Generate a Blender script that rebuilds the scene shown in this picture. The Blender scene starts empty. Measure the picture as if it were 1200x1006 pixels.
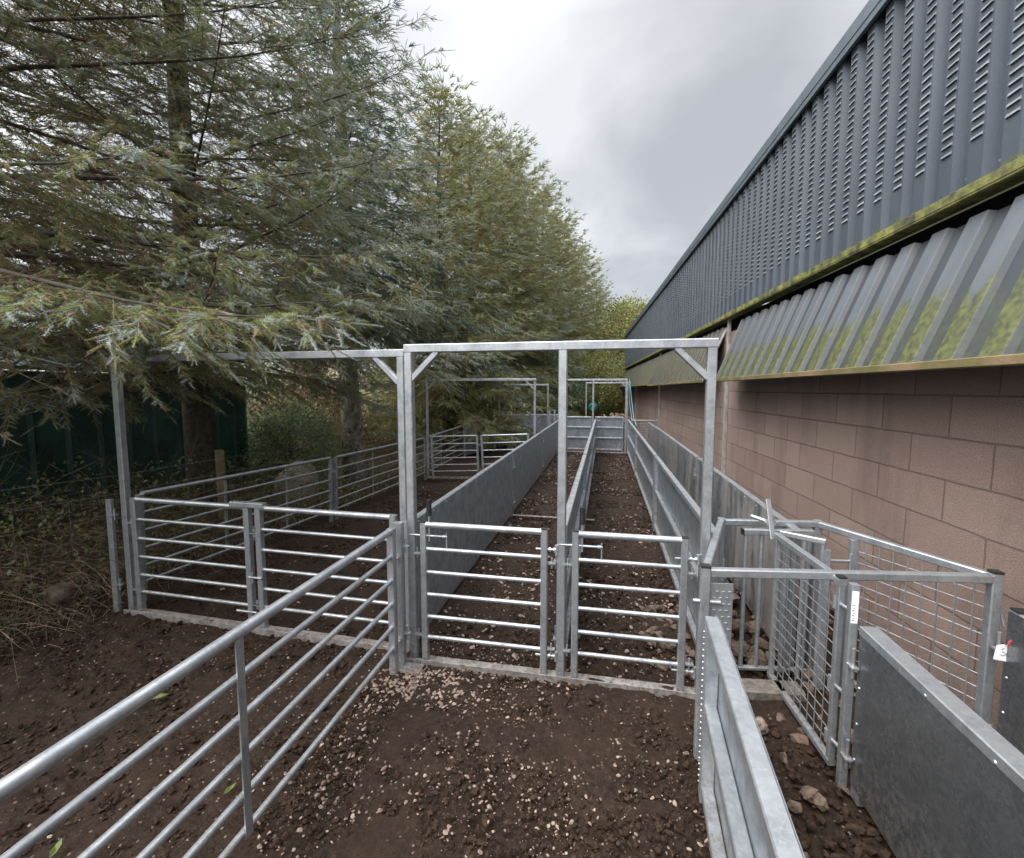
import bpy, math, random
import numpy as np
from mathutils import Vector, Matrix
R = math.radians
random.seed(7)
sc = bpy.context.scene
COL = sc.collection

# ------------------------------------------------------------------ materials
def newmat(name):
    m = bpy.data.materials.new(name); m.use_nodes = True
    nt = m.node_tree; b = nt.nodes['Principled BSDF']
    return m, nt, b
def N(nt, t, **kw):
    n = nt.nodes.new(t)
    for k, v in kw.items():
        if k.startswith('i_'): n.inputs[k[2:].replace('_', ' ')].default_value = v
        else: setattr(n, k, v)
    return n
def L(nt, a, b): nt.links.new(a, b)
def rgb(c): return (c[0], c[1], c[2], 1)
def ramp(nt, fac, stops):
    r = N(nt, 'ShaderNodeValToRGB')
    while len(r.color_ramp.elements) < len(stops): r.color_ramp.elements.new(.5)
    for e, (p, c) in zip(r.color_ramp.elements, stops): e.position = p; e.color = rgb(c)
    L(nt, fac, r.inputs[0]); return r.outputs[0]
def mixc(nt, fac, a, b, mode='MIX'):
    m = N(nt, 'ShaderNodeMix', data_type='RGBA', blend_type=mode)
    if isinstance(fac, float): m.inputs[0].default_value = fac
    else: L(nt, fac, m.inputs[0])
    for s, v in ((6, a), (7, b)):
        if isinstance(v, tuple): m.inputs[s].default_value = rgb(v)
        else: L(nt, v, m.inputs[s])
    return m.outputs[2]
def bump(nt, b, h, strength, dist=.01):
    n = N(nt, 'ShaderNodeBump'); n.inputs['Strength'].default_value = strength; n.inputs['Distance'].default_value = dist
    L(nt, h, n.inputs['Height']); L(nt, n.outputs[0], b.inputs['Normal'])
def noise(nt, vec, scale, detail=4, rough=.55):
    n = N(nt, 'ShaderNodeTexNoise'); n.inputs['Scale'].default_value = scale
    n.inputs['Detail'].default_value = detail; n.inputs['Roughness'].default_value = rough
    L(nt, vec, n.inputs['Vector']); return n.outputs['Fac']
def pos(nt, obj=False):
    if obj: return N(nt, 'ShaderNodeTexCoord').outputs['Object']
    return N(nt, 'ShaderNodeNewGeometry').outputs['Position']
def mapr(nt, v, a, b, c=0., d=1., clamp=True):
    n = N(nt, 'ShaderNodeMapRange'); n.clamp = clamp
    for i, x in enumerate((a, b, c, d)): n.inputs[i + 1].default_value = x
    L(nt, v, n.inputs[0]); return n.outputs[0]

def m_simple(name, c1, c2, scale=20., rough=.6, metal=0., bstr=.2, bscale=None):
    m, nt, b = newmat(name); p = pos(nt)
    f = noise(nt, p, scale)
    L(nt, ramp(nt, f, [(.35, c1), (.65, c2)]), b.inputs['Base Color'])
    b.inputs['Roughness'].default_value = rough; b.inputs['Metallic'].default_value = metal
    if bstr: bump(nt, b, noise(nt, p, bscale or scale * 3), bstr)
    return m

def m_galv(name, base=(.49, .515, .54), dark=(.28, .30, .325), r0=.36, r1=.54, metal=.8, grime_shade=.35):
    m, nt, b = newmat(name); p = pos(nt)
    v = N(nt, 'ShaderNodeTexVoronoi'); v.inputs['Scale'].default_value = 85; L(nt, p, v.inputs['Vector'])
    sep = N(nt, 'ShaderNodeSeparateColor'); L(nt, v.outputs['Color'], sep.inputs[0])
    n1 = noise(nt, p, 9., 5, .6); n2 = noise(nt, p, 60., 3)
    c = ramp(nt, n1, [(.32, dark), (.6, base)])
    ms = N(nt, 'ShaderNodeMapping'); ms.inputs['Scale'].default_value = (1, 1, .12); L(nt, p, ms.inputs['Vector'])
    st_ = mapr(nt, noise(nt, ms.outputs[0], 34., 4, .7), .56, .74, 0, .45)
    c = mixc(nt, st_, c, tuple(min(.75, x * 1.45) for x in base))
    c = mixc(nt, .09, c, ramp(nt, sep.outputs[0], [(0, (.2, .21, .22)), (1, (.9, .92, .94))]))
    # dull white oxide / splashed mud low down
    sp = N(nt, 'ShaderNodeSeparateXYZ'); L(nt, p, sp.inputs[0])
    low = mapr(nt, sp.outputs[2], .42, -.02)
    mm = N(nt, 'ShaderNodeMath', operation='MULTIPLY'); L(nt, low, mm.inputs[0]); L(nt, mapr(nt, noise(nt, p, 28., 5, .7), .45, .62), mm.inputs[1])
    c = mixc(nt, mm.outputs[0], c, (.12, .085, .065))
    L(nt, c, b.inputs['Base Color'])
    L(nt, mapr(nt, n1, .3, .7, r1, r0), b.inputs['Roughness'])
    mt = N(nt, 'ShaderNodeMath', operation='MULTIPLY_ADD'); L(nt, mm.outputs[0], mt.inputs[0]); mt.inputs[1].default_value = -metal; mt.inputs[2].default_value = metal
    L(nt, mt.outputs[0], b.inputs['Metallic'])
    bump(nt, b, n2, .12, .002)
    return m
GALV = m_galv('galvanised_steel')
SHEET = m_galv('galvanised_sheet', (.32, .355, .39), (.17, .195, .22), .34, .5, .62)
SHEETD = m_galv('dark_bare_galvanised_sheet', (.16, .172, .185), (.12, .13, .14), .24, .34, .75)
def m_stained():
    m = m_galv('galvanised_sheet_with_white_run_marks', (.30, .33, .36), (.13, .145, .16), .3, .45, .7)
    nt = m.node_tree; b = nt.nodes['Principled BSDF']; p = pos(nt)
    mp = N(nt, 'ShaderNodeMapping'); mp.inputs['Scale'].default_value = (1, 1, .22); L(nt, p, mp.inputs['Vector'])
    f = mapr(nt, noise(nt, mp.outputs[0], 4.5, 6, .62), .44, .56, 0, .85)
    old = b.inputs['Base Color'].links[0].from_socket
    L(nt, mixc(nt, f, old, (.34, .31, .285)), b.inputs['Base Color'])
    oldm = b.inputs['Metallic'].links[0].from_socket
    q = N(nt, 'ShaderNodeMath', operation='MULTIPLY_ADD'); L(nt, f, q.inputs[0]); q.inputs[1].default_value = -.5; L(nt, oldm, q.inputs[2]); q.use_clamp = True
    L(nt, q.outputs[0], b.inputs['Metallic'])
    return m
STAINED = m_stained()
RUBBER = m_simple('black_rubber', (.012, .012, .013), (.02, .02, .02), 40, .5, 0, .1)
PAPER = m_simple('white_card', (.72, .72, .74), (.8, .8, .8), 30, .7, 0, 0)
INK = m_simple('dark_ink', (.03, .03, .06), (.05, .05, .09), 30, .6, 0, 0)
REDSTR = m_simple('red_string', (.45, .02, .03), (.5, .04, .05), 80, .7)
ROPE = m_simple('blue_rope', (.10, .30, .42), (.2, .45, .55), 120, .7)
TEAL = m_simple('teal_plastic', (.015, .17, .15), (.03, .27, .23), 12, .4)
TIMBER = m_simple('grey_old_timber', (.10, .085, .07), (.19, .165, .14), 30, .85, 0, .5)
POSTW = m_simple('mossy_post_timber', (.12, .12, .05), (.24, .19, .11), 14, .9, 0, .6)
WIRE = m_simple('dull_fence_wire', (.22, .21, .2), (.35, .34, .33), 40, .5, .5, 0)
BARK = m_simple('spruce_bark', (.030, .024, .018), (.085, .068, .052), 16, .95, 0, .8, 30)
BARKPALE = m_simple('pale_lichen_bark', (.06, .05, .04), (.30, .27, .22), 9, .95, 0, .8, 25)
TWIG = m_simple('dead_twig', (.16, .11, .07), (.34, .25, .16), 6, .9, 0, 0)
DARKTWIG = m_simple('dark_twig', (.07, .052, .038), (.15, .115, .085), 6, .9, 0, 0)
STONE = m_simple('pale_stone', (.10, .065, .048), (.36, .27, .22), 42, .9, 0, .5)
RUBBLE = m_simple('brown_stone', (.045, .030, .021), (.17, .115, .085), 18, .85, 0, .6)
BOULD = m_simple('grey_boulder', (.22, .19, .16), (.40, .36, .31), 4, .9, 0, .6)

BOULD2 = m_simple('earthy_boulder', (.05, .036, .028), (.15, .11, .085), 9, .95, 0, 1., 22)
def leafmat(name, c1, c2, c3=None, scale=3., tr=.5):
    m, nt, b = newmat(name); p = pos(nt)
    st = [(.3, c1), (.62, c2)] + ([(.8, c3)] if c3 else [])
    f = noise(nt, p, scale, 6, .75)
    c = ramp(nt, f, st); L(nt, c, b.inputs['Base Color']); b.inputs['Roughness'].default_value = .55
    t = N(nt, 'ShaderNodeBsdfTranslucent'); L(nt, c, t.inputs['Color'])
    mx = N(nt, 'ShaderNodeMixShader'); mx.inputs[0].default_value = tr
    L(nt, b.outputs[0], mx.inputs[1]); L(nt, t.outputs[0], mx.inputs[2])
    L(nt, mx.outputs[0], nt.nodes['Material Output'].inputs['Surface'])
    return m
LF_BLUE = leafmat('blue_green_needles', (.27, .32, .28), (.49, .55, .50))
LF_OLIVE = leafmat('olive_needles', (.21, .24, .085), (.38, .39, .17))
LF_GREEN = leafmat('green_needles', (.15, .20, .09), (.29, .35, .18))
LF_OLIVE2 = leafmat('yellow_olive_needles', (.25, .27, .10), (.44, .45, .22))
LF_TAN = leafmat('dry_brown_needles', (.28, .20, .11), (.48, .37, .23))
LF_DARK = leafmat('dark_blue_green_needles', (.07, .11, .085), (.16, .23, .19))
LF_YEL = leafmat('yellow_green_leaves', (.16, .19, .04), (.34, .33, .09), None, 2., .35)
LF_BUSH = leafmat('mid_green_leaves', (.06, .10, .025), (.17, .22, .06), None, 2., .3)
LF_DRY = leafmat('dry_bracken_leaves', (.13, .08, .045), (.26, .18, .10), None, 2., .3)

# ------------------------------------------------------------------ mesh helpers
class MB:
    def __init__(s): s.v = []; s.f = []; s.sm = []
    def add(s, vs, fs, smooth=False):
        o = len(s.v); s.v += [tuple(v) for v in vs]
        for f in fs: s.f.append([i + o for i in f]); s.sm.append(smooth)
        return s
    def prism(s, ring0, ring1, smooth=False, caps=True):
        n = len(ring0); fs = [[i, (i + 1) % n, n + (i + 1) % n, n + i] for i in range(n)]
        s.add(list(ring0) + list(ring1), fs, smooth)
        if caps:
            s.add(list(ring0), [list(range(n))[::-1]]); s.add(list(ring1), [list(range(n))])
        return s
    def frame(s, p0, p1, up=None):
        d = (Vector(p1) - Vector(p0)).normalized()
        if up is None: up = Vector((0, 0, 1)) if abs(d.z) < .95 else Vector((0, 1, 0))
        a = d.cross(Vector(up)).normalized(); b = a.cross(d).normalized()
        return a, b
    def bar(s, p0, p1, w, h, ch=.003, up=None):
        a, b = s.frame(p0, p1, up); c = min(ch, w * .3, h * .3); x, y = w / 2, h / 2
        prof = [(-x + c, -y), (x - c, -y), (x, -y + c), (x, y - c), (x - c, y), (-x + c, y), (-x, y - c), (-x, -y + c)]
        r = [[Vector(p) + a * u + b * v for u, v in prof] for p in (p0, p1)]
        return s.prism(r[0], r[1])
    def tube(s, p0, p1, r0, r1=None, n=12, caps=True):
        r1 = r0 if r1 is None else r1
        a, b = s.frame(p0, p1)
        rr = [[Vector(p) + (a * math.cos(2 * math.pi * k / n) + b * math.sin(2 * math.pi * k / n)) * r for k in range(n)] for p, r in ((p0, r0), (p1, r1))]
        return s.prism(rr[0], rr[1], True, caps)
    def path(s, pts, r, n=6):
        for i in range(len(pts) - 1): s.tube(pts[i], pts[i + 1], r, r, n, True)
        return s
    def box(s, c, d, ch=.002):
        c = Vector(c); return s.bar(c - Vector((0, 0, d[2] / 2)), c + Vector((0, 0, d[2] / 2)), d[0], d[1], ch, (0, 1, 0))
    def build(s, name, mat, parent=None, loc=None):
        me = bpy.data.meshes.new(name); me.from_pydata(s.v, [], s.f); me.materials.append(mat)
        me.polygons.foreach_set('use_smooth', s.sm); me.validate(); me.update()
        return link(name, me, parent, loc)
def link(name, me, parent=None, loc=None):
    o = bpy.data.objects.new(name, me); COL.objects.link(o)
    if parent: o.parent = parent
    if loc: o.location = loc
    return o
def tag(o, label, cat, group=None, kind=None):
    o['label'] = label
    if cat: o['category'] = cat
    if group: o['group'] = group
    if kind: o['kind'] = kind
    return o
def thing(name, label, cat, loc=(0, 0, 0), rz=0, group=None):
    o = bpy.data.objects.new(name, None); o.empty_display_size = .2; COL.objects.link(o)
    o.location = loc; o.rotation_euler = (0, 0, rz)
    return tag(o, label, cat, group)
def rawmesh(name, V, per, mats, mi=None, smooth=False):
    """V (n*per,3) vertices, each run of `per` is one polygon"""
    V = np.ascontiguousarray(V, dtype=np.float32); nv = len(V); nf = nv // per
    me = bpy.data.meshes.new(name); me.vertices.add(nv); me.vertices.foreach_set('co', V.ravel())
    me.loops.add(nv); me.loops.foreach_set('vertex_index', np.arange(nv, dtype=np.int32))
    me.polygons.add(nf); me.polygons.foreach_set('loop_start', np.arange(0, nv, per, dtype=np.int32))
    for m in mats: me.materials.append(m)
    if mi is not None: me.polygons.foreach_set('material_index', mi.astype(np.int32))
    me.update(calc_edges=True); return me

# value noise in numpy
def vnoise(x, y, seed=0):
    xi = np.floor(x).astype(np.int64); yi = np.floor(y).astype(np.int64); fx = x - xi; fy = y - yi
    fx = fx * fx * (3 - 2 * fx); fy = fy * fy * (3 - 2 * fy)
    def h(a, b):
        n = (a * 374761393 + b * 668265263 + seed * 974711) & 0x7fffffff
        n = ((n ^ (n >> 13)) * 1274126177) & 0x7fffffff
        return ((n ^ (n >> 16)) & 0xffff) / 65535.
    return (h(xi, yi) * (1 - fx) + h(xi + 1, yi) * fx) * (1 - fy) + (h(xi, yi + 1) * (1 - fx) + h(xi + 1, yi + 1) * fx) * fy
def sstep(a, b, x): t = np.clip((x - a) / (b - a), 0, 1); return t * t * (3 - 2 * t)
def gbase(x, y):
    z = -.17 * sstep(-1.5, -3.4, x) * sstep(3., 8.5, y)
    z = z + .16 * sstep(-3.9, -4.8, x) * sstep(4.5, 1.5, y)
    z = z - .25 * sstep(-4.4, -5.4, x) * sstep(5., 8., y)
    return z
def gz(x, y): return float(gbase(np.array(float(x)), np.array(float(y))))

# ------------------------------------------------------------------ ground
def axis(a, b, step, lo, hi):
    core = list(np.arange(a, b, step)); out = []; s = step; v = core[-1]
    while v < hi: s *= 1.35; v += s; out.append(v)
    pre = []; s = step; v = core[0]
    while v > lo: s *= 1.35; v -= s; pre.append(v)
    return np.array(pre[::-1] + core + out)
def make_ground():
    xs = axis(-4.6, 2.0, .022, -400, 400); ys = axis(.5, 13.5, .028, -300, 600)
    X, Y = np.meshgrid(xs, ys); nx, ny = len(xs), len(ys)
    rh = np.random.default_rng(12)
    H_ = np.zeros_like(X)
    for k in range(420):
        if k < 230: cx, cy = rh.uniform(-3.6, .5), rh.uniform(.7, 2.8)
        else: cx, cy = rh.choice([rh.uniform(-1.15, .6), rh.uniform(-3.4, -1.3)]), rh.uniform(2.8, 11)
        i0, i1 = np.searchsorted(xs, [cx - .16, cx + .16]); j0, j1 = np.searchsorted(ys, [cy - .16, cy + .16])
        a = rh.uniform(0, 3.14); dx, dy = X[j0:j1, i0:i1] - cx, Y[j0:j1, i0:i1] - cy
        u = (dx * math.cos(a) + dy * math.sin(a)) / rh.uniform(.04, .06); v = (-dx * math.sin(a) + dy * math.cos(a)) / rh.uniform(.028, .045); r2 = u * u + v * v
        H_[j0:j1, i0:i1] += -rh.uniform(.008, .024) * np.exp(-r2 * r2 * .6) + .007 * np.exp(-(np.sqrt(r2) - 1.6) ** 2 * 5)
    near = sstep(-8, -5, X) * sstep(5, 3, X) * sstep(22, 15, Y) * sstep(-2, 0, Y)
    Z = gbase(X, Y)
    f = (vnoise(X * 2.3, Y * 2.3, 1) - .5) * .05 + (vnoise(X * 7, Y * 7, 2) - .5) * .03
    c = np.abs(vnoise(X * 14, Y * 14, 3) - .5) * .03 + np.abs(vnoise(X * 29, Y * 29, 4) - .5) * .022
    c += vnoise(X * 45, Y * 45, 8) ** 3 * .012
    soft = .45 + .55 * vnoise(X * 1.1 + 9, Y * 1.1, 5)
    Z = Z + near * (f * .9 + c * soft - .012 + H_)
    V = np.stack([X, Y, Z], -1).reshape(-1, 3)
    i = np.arange(nx * ny).reshape(ny, nx)
    F = np.stack([i[:-1, :-1], i[:-1, 1:], i[1:, 1:], i[1:, :-1]], -1).reshape(-1, 4)
    me = bpy.data.meshes.new('ground'); me.vertices.add(len(V)); me.vertices.foreach_set('co', V.astype(np.float32).ravel())
    me.loops.add(F.size); me.loops.foreach_set('vertex_index', F.ravel().astype(np.int32))
    me.polygons.add(len(F)); me.polygons.foreach_set('loop_start', np.arange(0, F.size, 4, dtype=np.int32))
    me.polygons.foreach_set('use_smooth', np.ones(len(F), dtype=bool)); me.update(calc_edges=True)
    m, nt, b = newmat('dark_trodden_soil'); p = pos(nt)
    n1 = noise(nt, p, 2.2, 6, .65); n2 = noise(nt, p, 38., 6, .75); n3 = noise(nt, p, 130., 3, .7)
    c = ramp(nt, n1, [(.3, (.010, .0052, .0031)), (.5, (.020, .0108, .0064)), (.72, (.034, .020, .0125))])
    c = mixc(nt, mapr(nt, n2, .42, .7), c, (.045, .0275, .018))
    v = N(nt, 'ShaderNodeTexVoronoi'); v.inputs['Scale'].default_value = 48; L(nt, p, v.inputs['Vector'])
    sep = N(nt, 'ShaderNodeSeparateColor'); L(nt, v.outputs['Color'], sep.inputs[0])
    a = N(nt, 'ShaderNodeMath', operation='MULTIPLY'); L(nt, mapr(nt, v.outputs['Distance'], .32, .22), a.inputs[0]); L(nt, mapr(nt, sep.outputs[0], .86, .9), a.inputs[1])
    c = mixc(nt, a.outputs[0], c, (.19, .135, .105))
    # pasture beyond the yard
    sp = N(nt, 'ShaderNodeSeparateXYZ'); L(nt, p, sp.inputs[0])
    far = mapr(nt, sp.outputs[1], 19, 24)
    c = mixc(nt, far, c, ramp(nt, n1, [(.3, (.05, .07, .02)), (.7, (.11, .12, .045))]))
    L(nt, c, b.inputs['Base Color']); b.inputs['Specular IOR Level'].default_value = .22; L(nt, mapr(nt, n1, .3, .7, .6, .95), b.inputs['Roughness'])
    h = N(nt, 'ShaderNodeMath', operation='MULTIPLY_ADD'); L(nt, n2, h.inputs[0]); h.inputs[1].default_value = 1.; 
    h2 = N(nt, 'ShaderNodeMath', operation='MULTIPLY'); L(nt, n3, h2.inputs[0]); h2.inputs[1].default_value = .4; L(nt, h2.outputs[0], h.inputs[2])
    bump(nt, b, h.outputs[0], .9, .014)
    me.materials.append(m)
    o = link('ground', me); tag(o, 'dark brown trodden soil scattered with pale chips', None, None, 'structure'); return o
make_ground()

def rocks(name, pts, mat, flat=.6):
    """pts: list of (x,y,z,size)"""
    t = (1 + 5 ** .5) / 2
    iv = np.array([(-1, t, 0), (1, t, 0), (-1, -t, 0), (1, -t, 0), (0, -1, t), (0, 1, t), (0, -1, -t), (0, 1, -t), (t, 0, -1), (t, 0, 1), (-t, 0, -1), (-t, 0, 1)]) / 1.9
    fi = np.array([(0, 11, 5), (0, 5, 1), (0, 1, 7), (0, 7, 10), (0, 10, 11), (1, 5, 9), (5, 11, 4), (11, 10, 2), (10, 7, 6), (7, 1, 8), (3, 9, 4), (3, 4, 2), (3, 2, 6), (3, 6, 8), (3, 8, 9), (4, 9, 5), (2, 4, 11), (6, 2, 10), (8, 6, 7), (9, 8, 1)])
    rg = np.random.default_rng(3); P = np.array(pts); n = len(P)
    vv = iv[None] * (1 + rg.uniform(-.32, .32, (n, 12, 1))) * rg.uniform(.55, 1.25, (n, 1, 3)); vv[:, :, 2] *= flat
    a = rg.uniform(0, 6.28, n); ca, sa = np.cos(a)[:, None], np.sin(a)[:, None]
    x = vv[:, :, 0] * ca - vv[:, :, 1] * sa; y = vv[:, :, 0] * sa + vv[:, :, 1] * ca
    tl = rg.uniform(-.5, .5, (n, 1)); z = vv[:, :, 2] + x * tl
    vv = np.stack([x, y, z], -1) * P[:, None, 3:4] / 2 + P[:, None, :3]
    return rawmesh(name, vv[:, fi.reshape(-1)].reshape(-1, 3), 3, [mat])
rg = np.random.default_rng(11)
def scatter(n, x0, x1, y0, y1, s0, s1, sink=.25, dens=None):
    out = []
    while len(out) < n:
        x, y = rg.uniform(x0, x1), rg.uniform(y0, y1)
        if rg.random() > (float(vnoise(np.array(x * 1.6 + 5), np.array(y * 1.6), 21)) ** 1.5 * 1.5 + .08): continue
        if dens and rg.random() > dens(x, y): continue
        s = s0 + (s1 - s0) * rg.random() ** 4.5
        out.append((x, y, gz(x, y) + s * .05 + .003, s))
    return out
pts = scatter(4600, -1.3, .5, .8, 2.9, .0035, .024, dens=lambda x, y: .35 + .65 * (x < -.1))
pts += scatter(1600, -3.9, -1.3, .8, 2.9, .004, .02)
pts += scatter(3600, -1.2, .62, 2.8, 12.6, .010, .05)
pts += scatter(700, -3.5, -1.3, 3, 9, .008, .04)
for k in range(500):   # hard crust by the post foot
    x, y = -1.05 + rg.normal() * .17, 2.42 + rg.normal() * .09; pts.append((x, y, .01, rg.uniform(.01, .03)))
tag(link('stone_chips', rocks('stone_chips', pts, STONE, .5)), 'pale stone chips strewn over dark soil', 'stone chips', None, 'stuff')
CLOD = m_simple('soil_clods', (.014, .008, .005), (.055, .034, .023), 30, .95, 0, .6, 120)
pts = []
for (n_, x0, x1, y0, y1, s0, s1) in ((13000, -1.35, .5, .75, 2.75, .005, .034), (9000, -3.95, -1.25, .75, 2.9, .006, .04), (12000, -1.2, .62, 2.8, 12.5, .01, .05), (6000, -3.6, -1.25, 2.9, 8, .01, .05), (1500, .55, 1.1, 1, 3, .008, .05)):
    A = np.stack([rg.uniform(x0, x1, n_), rg.uniform(y0, y1, n_)], -1); S_ = s0 + (s1 - s0) * rg.random(n_) ** 3.
    for (x, y), s_, k_ in zip(A, S_, vnoise(A[:, 0] * 2.2, A[:, 1] * 2.2, 31)):
        if k_ > .08: pts.append((x, y, gz(x, y) + .002, s_))
CLOD.node_tree.nodes['Principled BSDF'].inputs['Specular IOR Level'].default_value = .15
tag(link('soil_clods', rocks('soil_clods', pts, CLOD, .6)), 'crumbly clods of dark soil', 'soil clods', None, 'stuff')
pts = []
for k in range(520):
    x, y = rg.uniform(.68, 1.08), rg.uniform(2.95, 12); s = rg.uniform(.05, .15) if y < 7 else rg.uniform(.04, .1)
    pts.append((x, y, s * .2 + rg.uniform(0, .06), s))
for k in range(60):
    x, y = rg.uniform(.3, .62), rg.uniform(2.8, 3.7); s = rg.uniform(.03, .09); pts.append((x, y, s * .2, s))
for k in range(60):
    x, y = rg.uniform(.55, 1.5), rg.uniform(1.2, 2.6); s = rg.uniform(.015, .08); pts.append((x, y, s * .08, s))
for k in range(140):
    x, y = rg.uniform(1.15, 1.8), rg.uniform(2.2, 6); s = rg.uniform(.05, .13); pts.append((x, y, s * .2, s))
tag(link('rubble_stones', rocks('rubble_stones', pts, RUBBLE, .75)), 'brown rubble stones in the narrow alley by the shed wall', 'rubble', None, 'stuff')

# ------------------------------------------------------------------ steel pens
RAILZ = (.905, .75, .60, .455, .31, .175)
def to_local(p0, p1):
    dx, dy = p1[0] - p0[0], p1[1] - p0[1]
    return math.hypot(dx, dy), math.atan2(dy, dx)
def lug(m, x, z, y=0, s=1):   # drop-pin lug at the end of a hurdle
    m.box((x, y, z), (.045, .03, .008), .001); m.tube((x, y, z - .03), (x, y, z + .035), .006, n=8)
def bars_hurdle(name, label, cat, p0, p1, group=None, z0=None, z1=None, h=.92, stays=(1 / 3, 2 / 3), rz=RAILZ, top_r=.019, rail_r=.0125, caps=False, st=.045, flat_stile=False):
    ln, an = to_local(p0, p1); z0 = gz(*p0) if z0 is None else z0; z1 = gz(*p1) if z1 is None else z1
    t = thing(name, label, cat, (p0[0], p0[1], z0), an, group)
    t.rotation_euler = (0, -math.atan2(z1 - z0, ln), an)
    w = st
    for x in (w / 2, ln - w / 2):
        s = MB().bar((x, 0, .015), (x, 0, h), w, w if not flat_stile else .03, .005).build('stile', GALV, t)
        if caps: MB().box((x, 0, h + .003), (w - .003, w - .003, .006), .002).build('end_cap', RUBBER, s)
        sg = -1 if x < ln / 2 else 1
        for zz in (.78 * h, .2 * h): m = MB(); lug(m, x + sg * .045, zz); m.build('pin_lug', GALV, s)
    for i, z in enumerate(rz):
        r = top_r if i == 0 else rail_r
        m = MB().tube((w, 0, z), (ln - w, 0, z), r, n=14, caps=False)
        for x in (w, ln - w): m.tube((x - .004, 0, z), (x + .004, 0, z), r + .003, n=10)   # weld beads
        m.build('rail', GALV, t)
    for f in stays:
        x = ln * f; MB().bar((x, .014, rz[-1] - .02), (x, .014, rz[0] - .0), .034, .007, .001, (0, 1, 0)).build('stay', GALV, t)
    return t
def sheeted(name, label, cat, p0, p1, group=None, h=.9, side=1, sheet_mat=None, rails=(.47,), zz=None, st=.045, top_w=.045, stub=True, bot=.05):
    """framed steel sheet; the frame members stand on `side` (left of p0->p1 = +1)"""
    ln, an = to_local(p0, p1); z0 = gz(*p0) if zz is None else zz
    t = thing(name, label, cat, (p0[0], p0[1], z0), an, group)
    off = side * (.002 + st / 2)
    sh = MB().bar((.004, 0, bot + (h - bot) / 2), (ln - .004, 0, bot + (h - bot) / 2), .003, h - bot - .012, .0005)
    sh.build('sheet', sheet_mat or SHEET, t)
    MB().bar((0, off, h - .02), (ln, off, h - .02), top_w, .04, .004).build('top_rail', GALV, t)
    MB().bar((st, off, bot + .01), (ln - st, off, bot + .01), st * .9, .04, .004).build('bottom_rail', GALV, t)
    for z in rails: MB().bar((st, off, z), (ln - st, off, z), st * .9, .04, .004).build('middle_rail', GALV, t)
    for x in (st / 2, ln - st / 2):
        s = MB().bar((x, off * 1.02, 0), (x, off * 1.02, h - .042), st, st, .004).build('stile', GALV, t)
        sg = -1 if x < ln / 2 else 1
        for z in (.76 * h, .22 * h): m = MB(); lug(m, x + sg * .03, z, -side * .018); m.tube((x + sg * .03, -side * .018, z - .05), (x + sg * .03, -side * .018, z + .08), .007, n=8); m.build('drop_pin', GALV, s)
    m = MB()
    for k in range(int(ln / .28)):
        x = .12 + k * .28
        for z in (h - .03, bot + .02): m.tube((x, -side * .0015, z), (x, -side * .006, z), .008, .005, 8)
    for z in np.arange(.18, h - .1, .16):
        for x in (.025, ln - .025): m.tube((x, -side * .0015, z), (x, -side * .006, z), .007, .005, 8)
    m.build('rivets', GALV, t)['kind'] = 'stuff'
    return t
def arch(name, label, p0, p1, posts, group=None, h=2.02, z=None, sill=True, w=.05, braces=(1, 1), brace=.16, base=0):
    ln, an = to_local(p0, p1); z = gz(*p0) if z is None else z
    t = thing(name, label, 'gateway frame', (p0[0], p0[1], z), an, group)
    for x in posts: 
        s = MB().bar((x, 0, base), (x, 0, h - w - .0), w, w, .005).build('post', GALV, t)
    MB().bar((posts[0] - w / 2, 0, h - w / 2), (posts[-1] + w / 2, 0, h - w / 2), w + .001, w, .005).build('top_bar', GALV, t)
    if braces[0]: MB().bar((posts[0] + w / 2 - .006, 0, h - w - brace), (posts[0] + w / 2 + brace, 0, h - w + .004), w * .7, w * .8, .004, (0, 1, 0)).build('corner_brace', GALV, t)
    if braces[1]: MB().bar((posts[-1] - w / 2 + .006, 0, h - w - brace), (posts[-1] - w / 2 - brace, 0, h - w + .004), w * .7, w * .8, .004, (0, 1, 0)).build('corner_brace', GALV, t)
    if sill:
        m = MB().bar((posts[0] - .03, -.012, .012), (posts[-1] + .03, -.012, .012), .09, .008, .001)
        m.bar((posts[0] - .03, -.055, .012), (posts[-1] + .03, -.055, .012), .006, .05, .001); m.build('threshold', SILL, t)
    return t
SILL = m_galv('mud_splashed_threshold', (.33, .31, .29), (.17, .155, .14), .4, .6, .4)
def swing_gate(name, label, p0, p1, group, z=0., handle=True, latch_side=0):
    t = bars_hurdle(name, label, 'gate', p0, p1, group, z0=z, z1=z, stays=(), caps=True, st=.04)
    ln = to_local(p0, p1)[0]
    # spring latch with a black grip at the latch stile
    x = .045 if latch_side == 0 else ln - .045; sg = 1 if latch_side == 0 else -1
    l = MB().tube((x + sg * .012, .0, .80), (x + sg * .012, .0, .99), .007, n=8)
    l.tube((x - sg * .12, 0, .835), (x + sg * .13, 0, .835), .007, n=8)
    l.tube((x + sg * .125, 0, .75), (x + sg * .125, 0, .86), .005, n=8)
    for q in (-.02, .10): l.tube((x + sg * q, 0, .835), (x + sg * (q + .02), 0, .835), .011, n=10)
    lo = l.build('slam_latch', GALV, t)
    MB().tube((x + sg * .012, 0, .965), (x + sg * .012, 0, 1.065), .017, .016, 14).build('grip', RUBBER, lo)
    hx = ln if latch_side == 0 else 0; 
    for z_ in (.80, .14):
        m = MB()
        m.tube((hx - sg * .07, 0, z_), (hx + sg * .055, 0, z_), .007, n=8)
        m.tube((hx + sg * .008, 0, z_), (hx + sg * .02, 0, z_), .015, n=6); m.tube((hx + sg * .035, 0, z_), (hx + sg * .047, 0, z_), .015, n=6)
        m.tube((hx + sg * .055, 0, z_ - .03), (hx + sg * .055, 0, z_ + .03), .012, n=10)
        m.build('hinge', GALV, t)
    return t

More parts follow.
